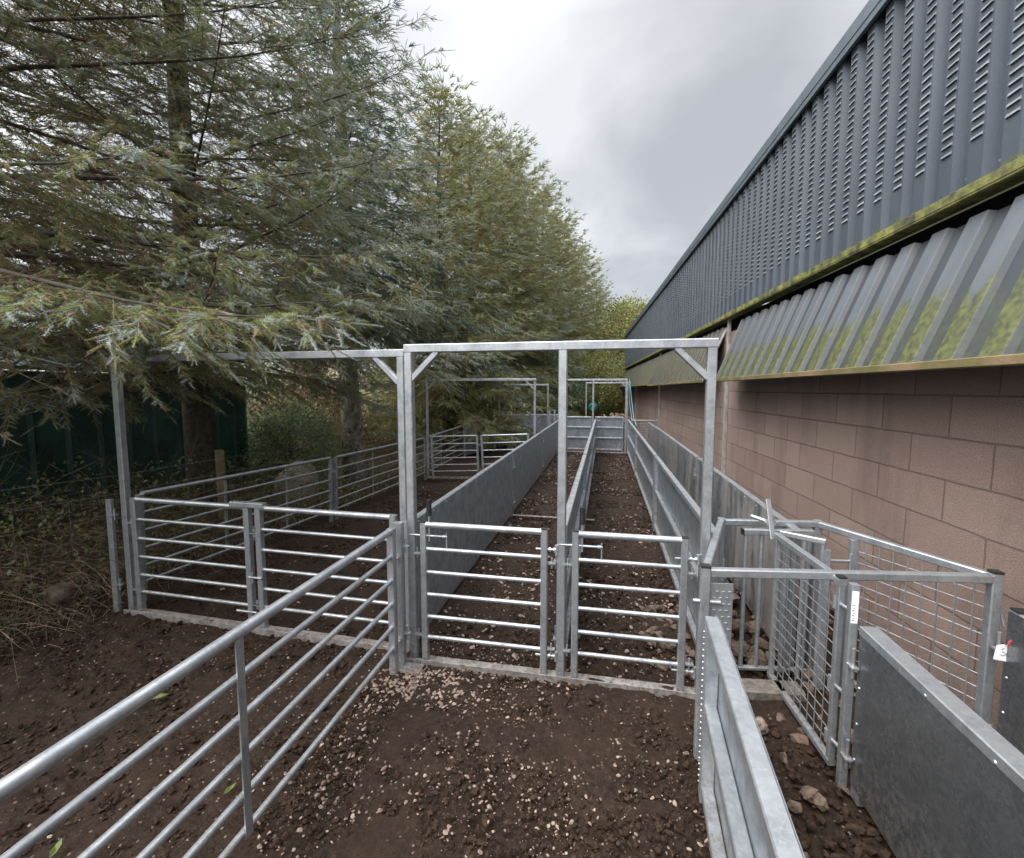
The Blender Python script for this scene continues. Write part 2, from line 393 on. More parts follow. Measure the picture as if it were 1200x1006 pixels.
GH = 'open six rail hurdles along the left side of the pens'
# frame A: double gateway into the two races
arch('gateway_frame', 'near three post galvanised frame over the two narrow gates', (-1.18, 2.66), (.6, 2.66), [0, .945, 1.745], None, z=0)
swing_gate('narrow_gate', 'left narrow six rail gate under the nearest frame, beside the long sheeted wall', (-1.115, 2.64), (-.315, 2.64), 'narrow gates under the near frame')
swing_gate('narrow_gate', 'right narrow six rail gate under the nearest frame, before the framed race wall', (-.17, 2.64), (.475, 2.64), 'narrow gates under the near frame')
# frame B on the left with a pair of gates
fb = arch('gateway_frame', 'wide left gateway frame whose top bar disappears into the spruce branches', (-3.62, 2.83), (-1.27, 2.75), [0, 2.35], None, z=0, h=2.0, braces=(0, 1))
swing_g = bars_hurdle('wide_gate', 'left leaf of the gate pair beneath the spruce branches', 'gate', (-3.55, 2.82), (-2.475, 2.785), 'pair of gates under the left frame', z0=0, z1=0, stays=(), st=.045)
MB().tube((.95, -.03, .14), (1.12, -.03, .14), .009, n=8).build('slide_bolt', GALV, swing_g)
g2 = bars_hurdle('wide_gate', 'right leaf of the gate pair, ending at the twin posts', 'gate', (-2.425, 2.785), (-1.33, 2.75), 'pair of gates under the left frame', z0=0, z1=0, stays=(), st=.045)
m = MB(); m.bar((-.2, -.004, .925), (.08, -.004, .925), .05, .035, .004); m.build('coupling_plate', GALV, g2)
m = MB(); m.tube((-.06, -.03, .40), (.05, -.03, .40), .008, n=8); m.tube((-.03, -.03, .36), (-.03, -.03, .44), .007, n=8);
m.build('catch', GALV, g2)
# stub post left of frame B
def stub(name, label, x, y, h=.92, w=.05, d=.03, lugs=1, group=None):
    t = thing(name, label, 'steel post', (x, y, gz(x, y)), 0, group)
    MB().bar((0, 0, 0), (0, 0, h), w, d, .004).build('upright', GALV, t)
    for z in (.78, .22):
        m = MB(); m.box((lugs * (w / 2 + .012), 0, z), (.05, .028, .01)); m.tube((lugs * (w / 2 + .015), 0, z - .04), (lugs * (w / 2 + .015), 0, z + .05), .007, n=8)
        m.build('pin_lug', GALV, t)
    return t
stub('steel_post', 'short galvanised post left of the wide frame, against the brambles', -3.74, 2.80, .9)
t = stub('steel_post', 'short flanged steel post between the near open hurdle and the near frame', -1.235, 2.575, .93, .06, .045)
MB().box((.05, -.03, .012), (.2, .1, .008)).build('foot_plate', SILL, t)
# big near hurdle
bars_hurdle('open_hurdle', 'largest six rail hurdle sweeping out of the lower left corner', 'hurdle', (-1.235, 2.50), (-1.235, -.55), GH, stays=(.395, .75), top_r=.021, rail_r=.0135)
# left line
ys = [(2.93, 5.62, .0, -.10), (5.70, 9.02, -.11, -.18), (9.12, 11.85, -.18, -.13)]
lab = ['open hurdle nearest the green shed, with a wooden fence post behind it', 'middle open hurdle of the left line, in front of the pale spruce trunk', 'farthest open hurdle of the left line, ending at the plain steel sheets']
for (a, b, za, zb), l in zip(ys, lab): bars_hurdle('open_hurdle', l, 'hurdle', (-3.68, a), (-3.68, b), GH, z0=za, z1=zb, h=.90)
# left solid wall of the race (frame on the far side)
GS = 'sheeted hurdles forming the left side of the narrow race'
for (a, b), l in zip([(2.72, 6.06), (6.13, 9.10), (9.17, 12.72)], ['nearest solid sheet hurdle left of the narrow race, beside the near frame', 'middle solid sheet hurdle left of the narrow race', 'farthest solid sheet hurdle left of the narrow race, touching the far frame']):
    sheeted('sheeted_hurdle', l, 'hurdle', (-1.215, a), (-1.215, b), GS, h=.89, side=1, zz=0)
# central divider (frame on the +x side)
GD = 'sheeted hurdles dividing the two races'
for (a, b), l in zip([(2.74, 5.82), (5.90, 9.15), (9.22, 12.70)], ['nearest sheeted hurdle dividing the two races, starting behind the middle post', 'middle sheeted hurdle dividing the two races', 'farthest sheeted hurdle dividing the two races, meeting the far gates']):
    sheeted('sheeted_hurdle', l, 'hurdle', (-.255, a), (-.255, b), GD, h=.92, side=-1, zz=0)
# right race wall: frame faces the race
GR = 'framed hurdles forming the right side of the wide race'
for (a, b), l in zip([(2.74, 5.80), (5.88, 9.40), (9.47, 12.72)], ['nearest framed hurdle on the right of the wide race, behind the right frame post', 'middle framed hurdle on the right of the wide race', 'farthest framed hurdle on the right of the wide race, under the blue rope']):
    sheeted('framed_hurdle', l, 'hurdle', (.665, a), (.665, b), GR, h=.93, side=1, zz=0, rails=(.5,), bot=.06)
# outer wall by the building
GO = 'stained sheet hurdles along the shed wall'
for (a, b), l in zip([(2.98, 5.88), (5.98, 9.52), (9.60, 11.95)], ['nearest stained sheet hurdle by the shed wall, running into the handling cage', 'middle stained sheet hurdle by the shed wall', 'farthest stained sheet hurdle by the shed wall, before the far mesh panel']):
    sheeted('stained_hurdle', l, 'hurdle', (1.13, a), (1.13 if a < 9 else 1.08, b), GO, h=.91, side=-1, zz=0, sheet_mat=STAINED)
# flat straps across the race floor
for y, x0, x1, l in ((6.02, -1.2, -.28, 'thin steel strap across the narrow race floor'), (6.0, -.24, -.1, 'short stub of steel strap at the foot of the race divider'), (12.62, -1.2, .62, 'thin steel strap along the foot of the far gates')):
    tag(MB().bar((x0, y, .032), (x1, y, .032), .045, .012, .002).build('ground_strap', SILL), l, 'steel strap')

# far end: frame E and two sheeted gates
arch('gateway_frame', 'far three post frame standing over the two grey sheeted gates', (-1.22, 12.8), (.62, 12.8), [0, .92, 1.80], None, z=0, braces=(0, 1))
for (a, b), l in zip([(-1.16, -.34), (-.24, .52)], ['left of the two sheeted gates closing the far end of the races', 'right of the two sheeted gates closing the far end of the races']):
    t = sheeted('sheeted_gate', l, 'gate', (a, 12.84), (b, 12.84), 'sheeted gates at the far end', h=.97, side=-1, zz=.02, rails=(.38, .67), st=.03)
    MB().bar((.06, -.03, .85), (.16, -.03, .85), .03, .02).build('latch', GALV, t)
# mesh panel at far right
def meshgrid_mb(w, z0, z1, n, m_, r, y=0):
    mb = MB()
    for k in range(1, n): x = w * k / n; mb.tube((x, y, z0), (x, y, z1), r, n=5, caps=False)
    for k in range(1, m_): z = z0 + (z1 - z0) * k / m_; mb.tube((0, y + r * 1.6, z), (w, y + r * 1.6, z), r, n=5, caps=False)
    return mb
t = thing('mesh_hurdle', 'small mesh hurdle between the far frame and the shed wall', 'hurdle', (.72, 12.3, 0), 0)
MB().bar((0, 0, .93), (.62, 0, .93), .035, .035).build('rail', GALV, t); MB().bar((0, 0, .08), (.62, 0, .08), .035, .035).build('rail', GALV, t)
for x in (0, .62): MB().bar((x, .036, 0), (x, .036, .96), .035, .035).build('stile', GALV, t)
meshgrid_mb(.62, .1, .92, 12, 12, .004).build('wire_mesh', GALV, t)
# rear frame F and frame D
arch('gateway_frame', 'small distant frame seen through the far three post frame', (-.62, 16.2), (.9, 16.2), [0, 1.4], None, z=0, h=1.98, sill=False, braces=(0, 0))
arch('gateway_frame', 'plain frame without braces behind the left pens, against the dark hedge', (-3.28, 14.25), (-1.75, 14.35), [0, 1.55], None, z=-.1, h=2.0, sill=False, braces=(0, 0))
# frame C and its two gates
arch('gateway_frame', 'mid distance frame over the open gates at the back of the left pen', (-3.60, 8.98), (-1.38, 9.25), [0, 2.23], None, z=-.1, h=2.06)
bars_hurdle('wide_gate', 'left leaf of the farther open gate pair in the left pen', 'gate', (-3.52, 9.0), (-2.52, 9.11), 'pair of gates under the mid distance frame', z0=-.15, z1=-.12, stays=())
bars_hurdle('wide_gate', 'right leaf of the farther open gate pair, beside the long sheeted wall', 'gate', (-2.46, 9.11), (-1.46, 9.22), 'pair of gates under the mid distance frame', z0=-.12, z1=-.08, stays=())
# back sheets
sheeted('plain_sheet_hurdle', 'angled grey sheet hurdle at the end of the open left line', 'hurdle', (-3.72, 11.95), (-3.36, 14.15), 'plain grey sheets at the back of the left pen', h=1.0, side=1, zz=-.13)
sheeted('plain_sheet_hurdle', 'long grey sheet hurdle across the back of the left pen', 'hurdle', (-3.36, 14.45), (-1.35, 14.75), 'plain grey sheets at the back of the left pen', h=1.05, side=1, zz=-.12)
sheeted('plain_sheet_hurdle', 'short grey sheet hurdle behind the end of the long sheeted wall', 'hurdle', (-1.3, 13.3), (-1.25, 14.7), 'plain grey sheets at the back of the left pen', h=1.0, side=1, zz=-.05)
stub('steel_post', 'left of two small posts rising above the far end of the sheeted wall', -1.52, 13.0, 1.13, .045, .045, group='two small posts at the far end')
stub('steel_post', 'right of two small posts rising above the far end of the sheeted wall', -1.38, 13.05, 1.16, .045, .045, group='two small posts at the far end')
# blue rope
t = MB(); t.path([(.66, 12.76, 2.0), (.70, 12.5, 1.5), (.74, 11.9, 1.0), (.72, 10.6, .93)], .007); t.path([(.65, 12.76, 1.95), (.66, 12.6, 1.4), (.70, 12.0, .96), (.70, 12.3, .4)], .006)
tag(t.build('rope', ROPE), 'pale blue rope hanging down the far frame post by the shed', 'rope')

# ------------------------------------------------------------------ handling cage on the right
C1, C2, C3, C35, C4 = (.47, 2.18), (.74, 3.05), (1.32, 3.12), (1.42, 2.90), (1.72, 2.36)
cage = thing('handling_cage', 'open topped galvanised cage frame with mesh side against the shed wall', 'handling cage', (0, 0, 0))
zt = .93
for a, b in ((C1, C2), (C2, C3), (C3, C4), (C1, C4)):
    d = Vector((b[0] - a[0], b[1] - a[1], 0)).normalized() * .02
    MB().bar((a[0] + d.x, a[1] + d.y, zt - .02), (b[0] - d.x, b[1] - d.y, zt - .02), .038, .038, .005).build('top_rail', GALV, cage)
for p, z in ((C1, 0), (C2, 0), (C3, 0), (C35, 0), (C4, 0)):
    s = MB().bar((p[0], p[1], z), (p[0], p[1], zt - (.041 if p == C35 else -.004)), .042, .042, .005).build('post', GALV, cage)
    if p in (C1, C4): MB().box((p[0], p[1], zt + .009), (.042, .042, .01)).build('end_cap', RUBBER, s)
# mesh side between C35 and C4
ln, an = to_local(C35, C4)
mm = meshgrid_mb(ln, .06, zt - .04, 9, 13, .0028).build('wire_mesh', GALV, cage); mm.location = (C35[0], C35[1], 0); mm.rotation_euler = (0, 0, an)
MB().bar((C35[0], C35[1] - .0, .05), (C4[0], C4[1], .05), .03, .03).build('bottom_rail', GALV, cage)
# adjustment plate with rows of punched holes
ln2, an2 = to_local(C1, C2)
pl = MB().bar((.022, -.0, .57), (.125, -.0, .57), .006, .58, .001)
for k in range(18):
    for j in range(3):
        x = .036 + j * .028 + (k % 2) * .012; z = .31 + k * .03
        pl.bar((x, -.004, z), (x + .012, -.004, z), .004, .008, .001)
o = pl.build('slotted_plate', GALV, cage); o.location = (C1[0], C1[1], 0); o.rotation_euler = (0, 0, R(6))
MB().tube((C1[0] - .05, C1[1], .77), (C1[0] + .07, C1[1], .77), .010, n=10).build('stop_peg', GALV, cage)
# lever and its slide on the back rail
lv = MB(); lv.bar((.975, 2.96, 1.09), (.985, 2.88, .87), .028, .018, .003)
lo = lv.build('lever', GALV, cage)
m = MB().tube((.90, 3.0, .97), (.985, 2.93, .955), .012, n=10).tube((.95, 2.92, .955), (1.02, 2.93, .955), .010, n=8); m.box((.985, 2.93, .955), (.05, .04, .03)); m.build('pivot', GALV, lo)
# bar gate
t = thing('bar_gate', 'narrow drafting gate of upright bars inside the handling cage', 'gate', (.83, 2.90, 0), R(8))
MB().bar((0, 0, .9), (.40, 0, .9), .034, .034, .004).build('top_rail', GALV, t)
MB().bar((0, 0, .045), (.40, 0, .045), .03, .02, .003).build('bottom_rail', GALV, t)
for k in range(5): MB().tube((.017 + k * .0915, 0, .055), (.017 + k * .0915, 0, .883), .0125, n=12, caps=False).build('upright_bar', GALV, t)
MB().box((-.006, 0, .9), (.008, .034, .034)).build('end_cap', RUBBER, t)
# diagonal brace + second leaf behind
t = thing('bar_gate', 'second leaf of upright bars, set back behind the mesh gate by the cage', 'gate', (1.02, 2.80, 0), R(-8))
MB().bar((0, .1, .905), (.20, 0, .905), .03, .03, .004).build('top_rail', GALV, t)
for k in range(3): MB().tube((.03 + k * .08, .085 - k * .04, .06), (.03 + k * .08, .085 - k * .04, .89), .012, n=12, caps=False).build('upright_bar', GALV, t)
m = MB(); m.bar((.21, 0, .05), (.21, 0, .86), .03, .03); m.tube((.21, 0, .8), (.33, .03, .8), .008, n=8); m.tube((.33, .03, .68), (.33, .03, .84), .008, n=8); m.build('latch_post', GALV, t)
# mesh gate
ln, an = to_local((1.0, 2.86), (1.045, 2.20))
t = thing('mesh_gate', 'tilting mesh gate standing lengthwise inside the handling cage', 'gate', (1.0, 2.86, 0), an)
MB().bar((0, 0, .90), (ln, 0, .90), .034, .034, .004).build('top_rail', GALV, t)
MB().bar((0, 0, .05), (ln, 0, .05), .034, .03, .004).build('bottom_rail', GALV, t)
for x in (.014, ln - .014): MB().bar((x, .0, .066), (x, .0, .882), .028, .028, .004).build('stile', GALV, t)
MB().box((ln - .017, 0, .92), (.034, .034, .008)).build('end_cap', RUBBER, t)
meshgrid_mb(ln - .06, .06, .885, 9, 14, .0026).build('wire_mesh', GALV, t).location = (.03, 0, 0)
# labelled hinge post
t = thing('hinge_post', 'slim steel post bearing a white paper label, at the head of the sheeted gate', 'steel post', (1.055, 2.13, 0))
MB().bar((0, 0, 0), (0, 0, .925), .034, .034, .004).build('upright', GALV, t)
lb = MB().bar((-.002, -.018, .76), (-.002, -.018, .90), .026, .0012, .0003, (0, 1, 0)).build('paper_label', PAPER, t)
m = MB()
for k in range(7): m.bar((-.012 + (k % 2) * .004, -.019, .772 + k * .011), (-.002, -.019, .772 + k * .011), .001, .003, .0003)
m.build('print', INK, lb)['kind'] = 'stuff'
for z in (.80, .42, .16): m = MB(); m.tube((0, .02, z), (-.02, .10, z), .009, n=8); m.tube((-.02, .10, z - .03), (-.02, .10, z + .03), .013, n=10); m.build('hinge', GALV, t)
for z in (.60, .40, .12): m = MB(); m.path([(.03, -.02, z + .1), (.05, -.05, z + .07), (.05, -.05, z - .02), (.03, -.02, z - .05)], .008, 8); m.build('hook', GALV, t)
# sheeted foreground gate
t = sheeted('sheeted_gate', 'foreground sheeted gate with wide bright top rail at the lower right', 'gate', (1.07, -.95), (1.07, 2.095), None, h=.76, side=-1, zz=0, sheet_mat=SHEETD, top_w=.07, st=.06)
# panel at the extreme right edge
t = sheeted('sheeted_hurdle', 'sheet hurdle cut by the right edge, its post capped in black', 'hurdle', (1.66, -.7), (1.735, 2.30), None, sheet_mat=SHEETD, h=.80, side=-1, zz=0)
MB().box((2.975, -.026, .804), (.05, .05, .008)).build('end_cap', RUBBER, t)
m = MB().path([(1.73, 2.35, .80), (1.745, 2.36, .78), (1.76, 2.345, .70)], .007, 8)
m.build('hook', GALV, cage)
# tag and string
t = thing('paper_tag', 'white paper tag with handwriting hanging by a red string at the cage corner', 'tag', (1.722, 2.285, .645))
t.scale = (.8, 1, .8)
m = MB(); m.add([(-.045, 0, -.09), (.045, 0, -.1), (.05, 0, -.03), (.0, 0, .0), (-.035, 0, -.01), (-.045, .0012, -.09), (.045, .0012, -.1), (.05, .0012, -.03), (0, .0012, 0), (-.035, .0012, -.01)], [[0, 1, 2, 3, 4], [9, 8, 7, 6, 5], [0, 5, 6, 1], [1, 6, 7, 2], [2, 7, 8, 3], [3, 8, 9, 4], [4, 9, 5, 0]])
m.build('card', PAPER, t)
m = MB()
for k, (x, z) in enumerate([(-.012, -.03), (-.008, -.045), (.008, -.05), (.0, -.062), (.012, -.066), (-.014, -.06)]): m.bar((x, -.001, z), (x + .012, -.001, z - .006 * (k % 3 - 1)), .001, .003, .0003)
m.build('handwriting', INK, t)
tag(MB().path([(1.722, 2.272, .645), (1.742, 2.268, .69), (1.747, 2.27, .735)], .0035, 6).build('string', REDSTR), 'short red string tied above the white paper tag', 'string')
# foreground hurdle near the camera
t = sheeted('framed_hurdle', 'foreground framed hurdle with wide worn top rail running out at the bottom', 'hurdle', (.292, -.9), (.487, 1.97), None, h=.80, side=1, zz=0, rails=(.42,), top_w=.055, st=.055)
m = MB()
for k in range(26): m.tube((2.868, .057, .06 + k * .027), (2.868, .062, .06 + k * .027), .0045, .003, 8)
m.build('bolt_row', GALV, t)
tag(MB().bar((.72, 2.70, .03), (1.12, 2.74, .03), .12, .07, .012).build('timber_sill', TIMBER), 'weathered timber sill lying on the soil beneath the mesh gate', 'timber')

# ------------------------------------------------------------------ farm building
def m_block():
    m, nt, b = newmat('pinkish_concrete_block'); tc = pos(nt, True)
    sp = N(nt, 'ShaderNodeSeparateXYZ'); L(nt, tc, sp.inputs[0])
    cb = N(nt, 'ShaderNodeCombineXYZ'); L(nt, sp.outputs[1], cb.inputs[0])
    ad = N(nt, 'ShaderNodeMath', operation='ADD'); L(nt, sp.outputs[2], ad.inputs[0]); ad.inputs[1].default_value = 1.16; L(nt, ad.outputs[0], cb.inputs[1])
    # slight wobble of the joints
    nz = N(nt, 'ShaderNodeTexNoise'); nz.inputs['Scale'].default_value = 5.; L(nt, tc, nz.inputs['Vector'])
    vm = N(nt, 'ShaderNodeVectorMath', operation='MULTIPLY_ADD'); L(nt, nz.outputs['Color'], vm.inputs[0]); vm.inputs[1].default_value = (.012, .012, 0); L(nt, cb.outputs[0], vm.inputs[2])
    br = N(nt, 'ShaderNodeTexBrick'); L(nt, vm.outputs[0], br.inputs['Vector'])
    br.inputs['Scale'].default_value = 1.; br.inputs['Brick Width'].default_value = .59; br.inputs['Row Height'].default_value = .24
    br.inputs['Mortar Size'].default_value = .006; br.inputs['Mortar Smooth'].default_value = .35; br.inputs['Bias'].default_value = 0
    br.inputs['Color1'].default_value = (.0, .0, .0, 1); br.inputs['Color2'].default_value = (1, 1, 1, 1); br.inputs['Mortar'].default_value = (.5, .5, .5, 1)
    n1 = noise(nt, tc, 3., 6, .7); n2 = noise(nt, tc, 140., 4, .75); n3 = noise(nt, tc, 45, 4, .7)
    c = ramp(nt, br.outputs['Color'], [(.1, (.325, .232, .198)), (.5, (.36, .26, .225)), (.9, (.395, .295, .255))])
    c = mixc(nt, mapr(nt, n1, .35, .7, 0., .55), c, (.33, .24, .20))
    c = mixc(nt, mapr(nt, n2, .35, .6, .6, 0.), c, (.08, .057, .048))
    mst = N(nt, 'ShaderNodeMapping'); mst.inputs['Scale'].default_value = (1, 1, .3); L(nt, tc, mst.inputs['Vector'])
    c = mixc(nt, mapr(nt, noise(nt, mst.outputs[0], 2.2, 7, .7), .5, .68, 0, .5), c, (.13, .10, .085))
    c = mixc(nt, mapr(nt, noise(nt, tc, 11., 5, .7), .6, .72, 0, .5), c, (.36, .30, .26))
    c = mixc(nt, mapr(nt, br.outputs['Fac'], 0, 1, 0, .55), c, (.11, .078, .065))
    L(nt, c, b.inputs['Base Color']); b.inputs['Roughness'].default_value = .92
    h = N(nt, 'ShaderNodeMath', operation='MULTIPLY_ADD'); L(nt, br.outputs['Fac'], h.inputs[0]); h.inputs[1].default_value = -1.; 
    h2 = N(nt, 'ShaderNodeMath', operation='MULTIPLY'); L(nt, n2, h2.inputs[0]); h2.inputs[1].default_value = .45; L(nt, h2.outputs[0], h.inputs[2])
    h3 = N(nt, 'ShaderNodeMath', operation='MULTIPLY_ADD'); L(nt, n3, h3.inputs[0]); h3.inputs[1].default_value = .3; L(nt, h.outputs[0], h3.inputs[2])
    bump(nt, b, h3.outputs[0], 1., .02)
    return m
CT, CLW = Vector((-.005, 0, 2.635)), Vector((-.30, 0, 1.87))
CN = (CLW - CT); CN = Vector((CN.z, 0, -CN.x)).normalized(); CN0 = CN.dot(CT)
def m_clad(name, moss_z=None, soft=.3, base=((.05, .063, .083), (.082, .10, .125)), mossc=((.075, .085, .02), (.16, .17, .045)), strength=1., sc_=5., grime_shade=False):
    m, nt, b = newmat(name); tc = pos(nt, True)
    mp = N(nt, 'ShaderNodeMapping'); mp.inputs['Scale'].default_value = (1, 1, .15); L(nt, tc, mp.inputs['Vector'])
    n1 = noise(nt, mp.outputs[0], 4., 6, .65)
    c = ramp(nt, n1, [(.3, base[0]), (.7, base[1])])
    n9 = noise(nt, tc, 90., 3)
    c = mixc(nt, mapr(nt, n9, .6, .75, 0, .12), c, (.35, .37, .38))
    if grime_shade:
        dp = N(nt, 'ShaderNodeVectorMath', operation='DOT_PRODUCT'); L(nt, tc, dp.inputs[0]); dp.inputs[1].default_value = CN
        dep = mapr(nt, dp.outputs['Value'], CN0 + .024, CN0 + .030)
        c = mixc(nt, mapr(nt, dep, 0, 1, .8, 0), c, (.03, .036, .043))  # shade between crowns painted into the colour: webs and valleys darkened by depth
    if moss_z:
        sp = N(nt, 'ShaderNodeSeparateXYZ'); L(nt, tc, sp.inputs[0])
        # height threshold that varies from rib to rib
        mv = N(nt, 'ShaderNodeMapping'); mv.inputs['Scale'].default_value = (.0, 1, .12); L(nt, tc, mv.inputs['Vector'])
        th = noise(nt, mv.outputs[0], sc_, 3, .6)
        a = N(nt, 'ShaderNodeMath', operation='MULTIPLY_ADD'); L(nt, th, a.inputs[0]); a.inputs[1].default_value = -soft * 2.6; L(nt, sp.outputs[2], a.inputs[2])
        mq = N(nt, 'ShaderNodeMapping'); mq.inputs['Scale'].default_value = (1, 1, .4); L(nt, tc, mq.inputs['Vector'])
        n4 = noise(nt, mq.outputs[0], 26., 8, .8)
        a2 = N(nt, 'ShaderNodeMath', operation='MULTIPLY_ADD'); L(nt, n4, a2.inputs[0]); a2.inputs[1].default_value = -soft * 1.1; L(nt, a.outputs[0], a2.inputs[2])
        f = mapr(nt, a2.outputs[0], moss_z - soft * 1.75 + .015, moss_z - soft * 1.75 - .05, 0, strength)
        if grime_shade:
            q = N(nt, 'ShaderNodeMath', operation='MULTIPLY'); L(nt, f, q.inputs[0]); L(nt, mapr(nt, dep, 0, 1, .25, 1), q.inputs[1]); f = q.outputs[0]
        mc = ramp(nt, noise(nt, tc, 30., 4), [(.35, mossc[0]), (.65, mossc[1])])
        c = mixc(nt, f, c, mc)
    L(nt, c, b.inputs['Base Color']); b.inputs['Roughness'].default_value = .42
    bump(nt, b, noise(nt, tc, 60, 3), .08, .004)
    return m
CLAD = m_clad('slate_grey_cladding', 2.80, .07)
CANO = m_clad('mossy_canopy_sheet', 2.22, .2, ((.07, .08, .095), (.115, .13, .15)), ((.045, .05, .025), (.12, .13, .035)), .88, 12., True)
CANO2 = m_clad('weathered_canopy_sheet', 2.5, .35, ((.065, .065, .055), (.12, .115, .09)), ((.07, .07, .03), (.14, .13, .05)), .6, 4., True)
FLASH = m_simple('mossy_flashing', (.05, .055, .03), (.24, .24, .06), 11, .8, 0, .3, 60)
FLASH2 = m_simple('rusty_mossy_flashing', (.10, .10, .03), (.22, .15, .085), 4, .8, 0, .3, 60)
TRIM = m_clad('grey_trim', None, .3, ((.06, .08, .10), (.10, .125, .15)))
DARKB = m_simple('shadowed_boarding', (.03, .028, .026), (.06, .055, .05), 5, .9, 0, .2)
COLM = m_simple('pale_steel_column', (.27, .25, .22), (.42, .40, .37), 12, .6, .1, .15)
shed = thing('farm_shed', 'long farm shed with pinkish block wall, louvred grey cladding and mossy canopies', 'farm building', (1.9, 3, 0), R(2.37))
U0, U1 = -6.0, 20.8
MB().bar((.1, U0, 1.1), (.1, U1, 1.1), .2, 2.9, .001).build('block_wall', m_block(), shed)
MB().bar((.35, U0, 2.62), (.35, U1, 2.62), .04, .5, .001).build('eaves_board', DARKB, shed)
for u in (-1.9, 4.06, 9.98, 15.78):
    MB().bar((-.02, u, -.3), (-.02, u, 2.74), .08 , .036, .003, (1, 0, 0)).build('column', COLM, shed)
# louvred cladding
pitch = .2; prof = [(0, -.0), (.018, -.045), (.112, -.045), (.13, -.0)]   # (du, v)
V = []; n = int((U1 - U0) / pitch)
line = []
for k in range(n):
    for du, v in prof: line.append((U0 + k * pitch + du, v - .03))
line.append((U1, -.03))
mb = MB(); zb, ztop = 2.76, 4.33; vs = []; fs = []
for (u, v) in line: vs += [(v, u, zb), (v, u, ztop)]
for i in range(len(line) - 1): fs.append([2 * i, 2 * i + 2, 2 * i + 3, 2 * i + 1])
mb.add(vs, fs)
mb.bar((.0, U0, (zb + ztop) / 2), (.0, U1 - .01, (zb + ztop) / 2), .004, ztop - zb - .01, .0005)
clad = mb.build('louvred_cladding', CLAD, shed)
lip = []
for k in range(n):
    uc = U0 + k * pitch
    for j in range(27):
        z = 3.02 + j * .0475
        u0, u1 = uc + .028, uc + .102
        vf = -.0755
        # pressed hood: sloping top, open below
        a, b_, c_, d_ = (vf, u0, z + .017), (vf, u1, z + .017), (vf - .009, u1 - .004, z), (vf - .009, u0 + .004, z)
        e, f_ = (vf, u0, z), (vf, u1, z)
        lip += [a, b_, c_, d_]; lip += [a, d_, e, a]; lip += [b_, f_, c_, b_]; lip += [d_, c_, f_, e]
LOUV = m_simple('louvre_lips', (.09, .11, .135), (.21, .23, .25), 9, .5, 0, 0)
me = rawmesh('louvres', np.array(lip), 4, [LOUV]); o = link('louvres', me, clad); o['kind'] = 'stuff'
scr = MB()
for k in range(n):
    for z in (2.86, 3.3, 3.75, 4.2): scr.box((-.036, U0 + k * pitch + .165, z), (.008, .011, .011), .001)
scr.build('fixing_screws', LOUV, clad)['kind'] = 'stuff'
for u in np.arange(U0 + .14, U1, 1.): MB().bar((-.0325, u, zb + .01), (-.0325, u, ztop - .03), .003, .006, .0004, (1, 0, 0)).build('sheet_lap', LOUV, clad)
# lower flashing and gutter line
m = MB().bar((-.045, U0, 2.742), (-.045, U1, 2.742), .11, .035, .006); m.bar((-.10, U0, 2.765), (-.10, U1, 2.765), .006, .05, .002); m.build('lower_flashing', FLASH, shed)
m = MB().bar((.05, U0, 4.375), (.05, U1, 4.375), .34, .11, .006); m.bar((-.10, U0, 4.30), (-.10, U1, 4.30), .03, .06, .004); m.build('verge_trim', TRIM, shed)
MB().add([(-.1, U0, 4.44), (-.1, U1, 4.44), (9, U1, 6.4), (9, U0, 6.4), (-.1, U0, 4.40), (-.1, U1, 4.40), (9, U1, 6.36), (9, U0, 6.36)], [[0, 1, 2, 3], [7, 6, 5, 4], [0, 4, 5, 1], [1, 5, 6, 2], [2, 6, 7, 3], [3, 7, 4, 0]]).build('roof', TRIM, shed)
MB().add([(.01, U1 - .02, 2.5), (9, U1 - .02, 2.5), (9, U1 - .02, 6.3), (.01, U1 - .02, 4.35), (.01, U1 - .06, 2.5), (9, U1 - .06, 2.5), (9, U1 - .06, 6.3), (.01, U1 - .06, 4.35)], [[0, 3, 2, 1], [4, 5, 6, 7], [0, 1, 5, 4], [0, 4, 7, 3], [3, 7, 6, 2]]).build('gable_end', CLAD, shed)
MB().add([(.2, U1 - .2, -.3), (9, U1 - .2, -.3), (9, U1 - .2, 2.55), (.2, U1 - .2, 2.55), (.2, U1 - .01, -.3), (9, U1 - .01, -.3), (9, U1 - .01, 2.55), (.2, U1 - .01, 2.55)], [[0, 1, 2, 3], [7, 6, 5, 4], [0, 3, 7, 4], [3, 2, 6, 7]]).build('gable_wall', shed.children[0].data.materials[0], shed)
